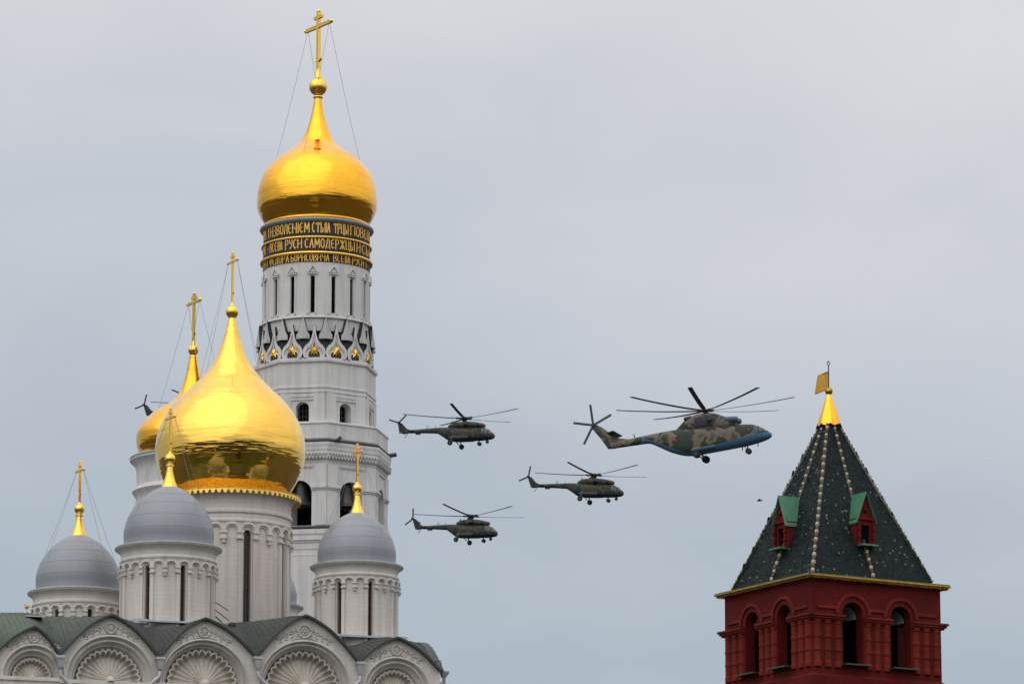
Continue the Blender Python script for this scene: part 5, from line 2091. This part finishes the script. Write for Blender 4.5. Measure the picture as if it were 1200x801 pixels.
def build_medium(label):
    e = thing('helicopter', label, 'helicopter', (0, 0, 0), 'medium transport helicopters flying in formation')
    secs = [(5.92, -3.20, -3.36, .10), (5.75, -2.92, -3.58, .45), (5.4, -2.62, -3.76, .78), (4.9, -2.22, -3.86, 1.02), (4.3, -1.90, -3.92, 1.16), (3.5, -1.72, -3.98, 1.22), (1.5, -1.66, -4.0, 1.25),
            (-1.0, -1.62, -4.0, 1.25), (-2.2, -1.55, -3.98, 1.22), (-3.0, -1.48, -3.72, 1.10), (-4.0, -1.44, -3.10, .82), (-5.2, -1.45, -2.42, .48)]
    sh = Vector((0, 0, H8))

    def up_(l):
        return [(x, a_ + 0, b_ + 0, w_) for x, a_, b_, w_ in l]
    mb = MB()
    loft(mb, crom(secs, 4), 30, 2.6)
    # the camouflage works in object space, so the body keeps its origin at the rotor hub
    bd = mb.build('fuselage', M['camo_small'], e, True, auto=50)
    bd.location = sh
    mb = MB()
    loft(mb, crom([(-5.0, -1.45, -2.48, .50), (-8.0, -1.55, -2.32, .36), (-11.0, -1.66, -2.22, .24), (-11.6, -1.74, -2.2, .16)], 3), 18, 2.2)
    bm = mb.build('tail_boom', M['camo_boom'], e, True, auto=50)
    bm.location = sh
    mb = MB()
    fin = [(-10.2, -1.72), (-11.2, -1.35), (-12.1, -.45), (-12.55, -.22), (-12.85, -.35), (-12.55, -1.2), (-12.1, -2.25), (-11.6, -2.35), (-11.0, -2.2)]
    n = len(fin)
    vs = [(x, .13, z) for x, z in fin] + [(x, -.13, z) for x, z in fin]
    mb.add(vs, [tuple(range(n)), tuple(range(2 * n - 1, n - 1, -1))] + [(i, i + n, (i + 1) % n + n, (i + 1) % n) for i in range(n)])
    fo = mb.build('tail_fin', M['camo_boom'], e)
    fo.location = sh
    mb = MB()
    mb.obox((-9.9, 0, -1.95), Vector((.38, 0, 0)), Vector((0, 1.25, 0)), Vector((0, 0, .05)))
    so = mb.build('stabiliser', M['camo_boom'], e)
    so.location = sh
    mb = MB()
    loft(mb, crom([(3.45, -1.02, -1.75, .72), (2.9, -.86, -1.8, .95), (1.6, -.66, -1.8, 1.0), (.2, -.58, -1.8, .98), (-1.4, -.64, -1.8, .85), (-2.4, -.85, -1.8, .62), (-3.0, -1.15, -1.7, .35)], 3), 24, 2.4)
    eo = mb.build('engine_housing', M['camo_boom'], e, True, auto=50)
    eo.location = sh
    for sy in (-1, 1):
        mb = MB()
        mb.tube([(2.7, sy * .42, -1.30), (3.55, sy * .44, -1.34), (3.75, sy * .44, -1.36)], [.38, .36, .26], 16)
        io = mb.build('engine_intake', M['exhaust'], eo, True, auto=40)
        mb = MB()
        mb.tube([(1.0, sy * .95, -1.18), (.5, sy * 1.25, -1.15)], [.30, .28], 14)
        mb.build('exhaust', M['iron'], eo, True, auto=40)
        mb = MB()
        loft(mb, [(1.6, -3.45, -3.5, .05), (1.45, -3.2, -3.75, .24), (1.1, -3.12, -3.82, .30), (-1.7, -3.12, -3.82, .30), (-2.1, -3.2, -3.75, .22), (-2.3, -3.3, -3.45, .05)], 16, 2)
        tk = mb.build('fuel_tank', M['tank'], e, True, auto=50)
        tk.location = sh + Vector((0, sy * 1.32, -.08))
        # cabin portholes
        for x in (2.35, 1.15, -.05, -1.25):
            mb = MB()
            mb.tube([(x, sy * 1.235, -2.45), (x, sy * 1.285, -2.45)], .21, 14)
            p_ = mb.build('porthole', M['cockpit'], bd)
        mb = MB()
        mb.bar((-1.2, sy * 1.1, -3.7), (-1.5, sy * 2.15, -4.55), .12, .12)
        mb.bar((-2.0, sy * .7, -3.8), (-1.5, sy * 2.15, -4.55), .10, .10)
        mb.bar((-1.45, sy * 1.25, -2.9), (-1.5, sy * 2.15, -4.45), .14, .14)
        g_ = mb.build('landing_gear', M['strut'], e)
        g_.location = sh
        wheel(g_, -1.5, sy * 2.25, -4.55, .46, .34, 0)
    mb = MB()
    mb.bar((2.95, 0, -3.9), (3.05, 0, -4.55), .14, .14)
    g_ = mb.build('landing_gear', M['strut'], e)
    g_.location = sh
    for sy in (-1, 1):
        wheel(g_, 3.05, sy * .17, -4.55, .34, .2, 0)
    # cockpit glazing panels
    mb = MB()
    sec2 = [(x, a_ + .02, b_ - .02, w_ + .02) for x, a_, b_, w_ in crom(secs[1:7], 6)]
    loft(mb, sec2, 40, 2.6, 0, False, lambda c_: c_.x > 3.9 and c_.z > -2.95 and c_.z < -2.02 and (abs((c_.x * 1.6) % 1.0 - .5) < .40))
    co_ = mb.build('cockpit_window', M['cockpit'], bd)
    mb = MB()
    mb.ball((4.55, 0, -4.25), .30, 14, 10)
    mb.tube([(4.55, 0, -3.85), (4.55, 0, -4.1)], .16, 10)
    so = mb.build('sensor_ball', M['iron'], e, True)
    so.location = sh
    mb = MB()
    mb.obox((-8.9, 0, -2.38), Vector((.42, 0, 0)), Vector((0, .18, 0)), Vector((0, 0, .12)))
    for x in (-5.6, -7.0, -7.3):
        mb.tube([(x, 0, -1.5), (x, 0, -1.05)], .04, 6)
    mb.tube([(-10.9, 0, -2.2), (-11.5, 0, -3.0)], .05, 6)
    mb.bar((-2.35, 0, -.9), (-2.35, 0, -.45), .16, .10)
    an = mb.build('antenna', M['iron'], e)
    an.location = sh
    rotor(e, (0, 0, 0), 5, 10.65, .56, .62, H8, 0, 0)
    tail_rotor(e, (-12.65, -.30, -.35), 3, 1.95, .27, H8, 0)
    return e


def copy_tree(o, parent=None):
    c = o.copy()
    C.objects.link(c)
    c.parent = parent
    for ch in list(o.children):
        copy_tree(ch, c)
    return c


def child(e, nm):
    for ch in e.children:
        if ch.name.split('.')[0] == nm:
            return ch


def place(e, px, py, D, yaw, pitch, H, spin_screen, disc_tilt, tail_spin, roll=0.0):
    rot = Matrix.Rotation(R_(yaw), 3, 'Z') @ Matrix.Rotation(-R_(pitch), 3, 'Y') @ Matrix.Rotation(R_(roll), 3, 'X')
    e.rotation_euler = rot.to_euler()
    hub = P(px, py, D)
    e.location = hub - rot @ Vector((0, 0, H))
    r = child(e, 'main_rotor')
    # the disc's own attitude in the world, and the blades' azimuth as seen
    disc = Matrix.Rotation(-R_(disc_tilt), 3, 'Y') @ Matrix.Rotation(R_(-spin_screen), 3, 'Z')
    r.rotation_euler = (rot.inverted() @ disc).to_euler()
    t = child(e, 'tail_rotor')
    t.rotation_euler = (0, R_(tail_spin), 0)


h1 = build_medium('camouflaged helicopter flying straight above another one, just right of the tall white bell tower')
h2 = copy_tree(h1)
h2['label'] = 'camouflaged helicopter directly below and left of the largest helicopter, with two tail rotor blades showing'
h3 = copy_tree(h1)
h3['label'] = 'camouflaged helicopter flying lowest, to the right of the small grey dome with gold cross'
h4 = copy_tree(h1)
h4['label'] = 'helicopter mostly hidden behind the gold domes, only its tail rotor and a blade tip showing'
place(h1, 544.5, 490.0, 768, -26, -2.6, H8, 102, 0.5, -42)
place(h2, 696.3, 556.5, 795, -24, -4.2, H8, 117, -0.6, -82)
place(h3, 552.3, 604.5, 815, -33, -4.4, H8, 118, -0.4, -93)
place(h4, 242.5, 472.0, 800, -24, -4.2, H8, 122, -0.4, -80)

# heavy helicopter
HB = 9.4
big = thing('heavy_helicopter', 'largest helicopter, brown and green camouflage with blue belly and red star on its side', 'helicopter', (0, 0, 0))
shb = Vector((0, 0, HB))
SX = lambda l: [((x if x < 4 else 4 + (x - 4) * 0.885), a_, b_, w_) for x, a_, b_, w_ in l]
secs = [(12.55, -6.25, -6.45, .12), (12.3, -5.95, -6.78, .60), (11.6, -5.45, -7.05, 1.05), (10.6, -4.75, -7.25, 1.40), (9.2, -4.10, -7.42, 1.60), (7.2, -3.72, -7.58, 1.68), (4.0, -3.40, -7.65, 1.72),
        (0, -3.05, -7.68, 1.72), (-3.0, -2.75, -7.66, 1.72), (-5.0, -2.58, -7.30, 1.66), (-7.2, -2.50, -6.35, 1.50), (-9.2, -2.50, -5.1, 1.22), (-10.8, -2.52, -4.15, .95), (-12.2, -2.56, -3.95, .82)]
secs = SX(secs)
mb = MB()
loft(mb, crom(secs, 4), 36, 2.7)
bd = mb.build('fuselage', M['camo_big'], big, True, auto=50)
bd.location = shb
mb = MB()
loft(mb, crom([(-12.0, -2.55, -3.98, .84), (-15, -2.62, -3.90, .66), (-17.6, -2.66, -3.82, .48), (-18.6, -2.9, -3.7, .3)], 3), 20, 2.3)
o = mb.build('tail_boom', M['camo_big_tail'], big, True, auto=50)
o.location = shb
mb = MB()
fin = [(-14.8, -2.62), (-16.2, -2.25), (-17.4, -1.6), (-19.4, .35), (-20.6, 1.15), (-21.2, .95), (-21.3, .45), (-19.9, -1.6), (-18.7, -3.72), (-17.4, -3.86)]
n = len(fin)
mb.add([(x, .22, z) for x, z in fin] + [(x, -.22, z) for x, z in fin], [tuple(range(n)), tuple(range(2 * n - 1, n - 1, -1))] + [(i, i + n, (i + 1) % n + n, (i + 1) % n) for i in range(n)])
o = mb.build('tail_fin', M['camo_big_tail'], big)
o.location = shb
mb = MB()
mb.obox((-17.3, 0, -1.3), Vector((.65, 0, .1)), Vector((0, 2.6, 0)), Vector((0, 0, .08)))
o = mb.build('stabiliser', M['camo_big_tail'], big)
o.location = shb
mb = MB()
loft(mb, crom([(5.4, -2.75, -4.2, .9), (4.5, -2.1, -4.2, 1.35), (3.0, -1.5, -4.1, 1.5), (1.6, -.75, -4.0, 1.5), (-.6, -.42, -4.0, 1.42), (-2.4, -.55, -3.9, 1.2), (-3.8, -1.05, -3.6, .9), (-5.0, -1.9, -3.2, .5), (-5.8, -2.5, -3.0, .3)], 3), 28, 2.5)
eg = mb.build('engine_housing', M['camo_big_tail'], big, True, auto=50)
eg.location = shb
mb = MB()
loft(mb, [(x, a_ + .03, b_ - .03, w_ + .03) for x, a_, b_, w_ in crom([(4.5, -2.1, -4.2, 1.35), (3.0, -1.5, -4.1, 1.5), (1.6, -.75, -4.0, 1.5), (-.6, -.42, -4.0, 1.42), (-2.4, -.55, -3.9, 1.2)], 6)], 40, 2.5, 0, False,
     lambda c_: -1.9 < c_.x < 2.2 + (c_.z + 2.2) * .9 and -3.2 < c_.z < -1.15)
mb.build('exhaust_recess_shade', M['exhaust_recess_shade'], eg)  # dark sheet over the housing paints in the shaded exhaust recess
for sy in (-1, 1):
    mb = MB()
    mb.tube([(3.6, sy * .95, -2.5), (5.2, sy * 1.0, -2.68), (5.8, sy * 1.0, -2.74), (6.05, sy * 1.0, -2.76)], [.54, .57, .52, .34], 20)
    mb.build('engine_intake', M['intake'], eg, True, auto=40)
    mb = MB()
    mb.tube([(1.2, sy * 1.35, -2.1), (.6, sy * 1.75, -2.1)], [.42, .40], 16)
    mb.build('exhaust', M['iron'], eg, True, auto=40)
    mb = MB()
    mb.tube([(-2.6, sy * .55, -.95), (-3.9, sy * .6, -1.0)], [.40, .38], 16)
    mb.build('exhaust', M['iron'], eg, True, auto=40)
    mb = MB()
    mb.bar((-2.2, sy * 1.5, -7.1), (-1.75, sy * 2.55, -8.1), .24, .24)
    mb.bar((-3.0, sy * 1.3, -7.4), (-1.75, sy * 2.55, -8.1), .18, .18)
    g_ = mb.build('landing_gear', M['strut'], big)
    g_.location = shb
    for dy in (-.28, .28):
        wheel(g_, -1.75, sy * 2.75 + dy, -8.1, .66, .38, 0)
    for x in (7.9, 5.0, 3.4, 1.6):
        mb = MB()
        mb.tube([(x, sy * (1.62 if x > 8 else 1.70), -5.2), (x, sy * (1.70 if x > 8 else 1.76), -5.2)], .24, 14)
        mb.build('porthole', M['cockpit'], bd)
    mb = MB()
    loft(mb, [(1.6, -6.9, -7.0, .1), (1.2, -6.6, -7.35, .42), (-2.6, -6.6, -7.35, .42), (-3.2, -6.9, -7.1, .1)], 14, 2)
    sp_ = mb.build('sponson', M['camo_big'], big, True, auto=50)
    sp_.location = shb + Vector((0, sy * 1.6, 0))
    # star emblem on the rear flank
    for (rad, mat, nm, yo) in ((.82, M['star_white'], 'star_outline', .0), (.66, M['star_red'], 'star_emblem', .03)):
        mb = MB()
        pts = []
        for q in range(10):
            rr = rad if q % 2 == 0 else rad * .40
            t_ = PI / 2 + 2 * PI * q / 10
            pts.append((-6.1 + rr * math.cos(t_), -4.15 + rr * math.sin(t_)))

        def ybody(z):
            hh, zc, hw = 2.2, -4.7, 1.60
            return hw * max(0.05, 1 - abs((z - zc) / hh) ** 2.7) ** (1 / 2.7)
        vs = [(x, sy * (ybody(z) + .05 + yo), z) for x, z in pts] + [(-6.1, sy * (ybody(-4.15) + .05 + yo), -4.15)]
        mb.add(vs, [(q, (q + 1) % 10, 10) for q in range(10)])
        mb.build(nm, mat, bd)
mb = MB()
mb.bar((6.9, 0, -7.5), (7.0, 0, -8.55), .2, .2)
mb.bar((6.2, 0, -7.5), (7.0, 0, -8.45), .12, .12)
g_ = mb.build('landing_gear', M['strut'], big)
g_.location = shb
for sy in (-1, 1):
    wheel(g_, 7.0, sy * .26, -8.6, .52, .3, 0)
mb = MB()
sec2 = [(x, a_ + .03, b_ - .03, w_ + .03) for x, a_, b_, w_ in crom(secs[1:6], 6)]
loft(mb, sec2, 44, 2.7, 0, False, lambda c_: 8.7 < c_.x < 10.9 and c_.z > -5.75 and c_.z < -4.6 + max(0, 10.2 - c_.x) * .25 and abs((c_.x * 1.25) % 1.0 - .5) < .40)
mb.build('cockpit_window', M['cockpit'], bd)
mb = MB()
for x, z in ((-13.6, -2.55), (8.9, -7.35), (6.0, -7.6)):
    up_d = 1 if z > -5 else -1
    mb.bar((x, 0, z), (x - .1, 0, z + .7 * up_d), .16, .08)
o = mb.build('antenna', M['iron'], big)
o.location = shb
rotor(big, (0, 0, 0), 8, 16.0, .86, 1.25, HB, 0, 0)
tail_rotor(big, (-20.9, -.45, .95), 5, 3.8, .42, HB, 0)
place(big, 826.7, 481.0, 790, -20, 6.3, HB, 102, 2.0, -20)

# a small bird in the distance, left of the red tower's spire
pbird = P(890, 586.5, 240)
bird = thing('bird', 'tiny dark bird in the sky just left of the tiled spire', 'bird', pbird)
mb = MB()
mb.tube([(-.16, 0, 0), (-.05, 0, .02), (.08, 0, .02), (.17, 0, .03)], [.01, .05, .045, .015], 8)
for sd in (-1, 1):
    mb.add([(.06, sd * .03, .03), (.02, sd * .20, .09), (-.03, sd * .36, .05), (-.06, sd * .18, .07), (-.06, sd * .03, .02)], [(0, 1, 2, 3, 4)])
mb.build('body', M['iron'], bird)
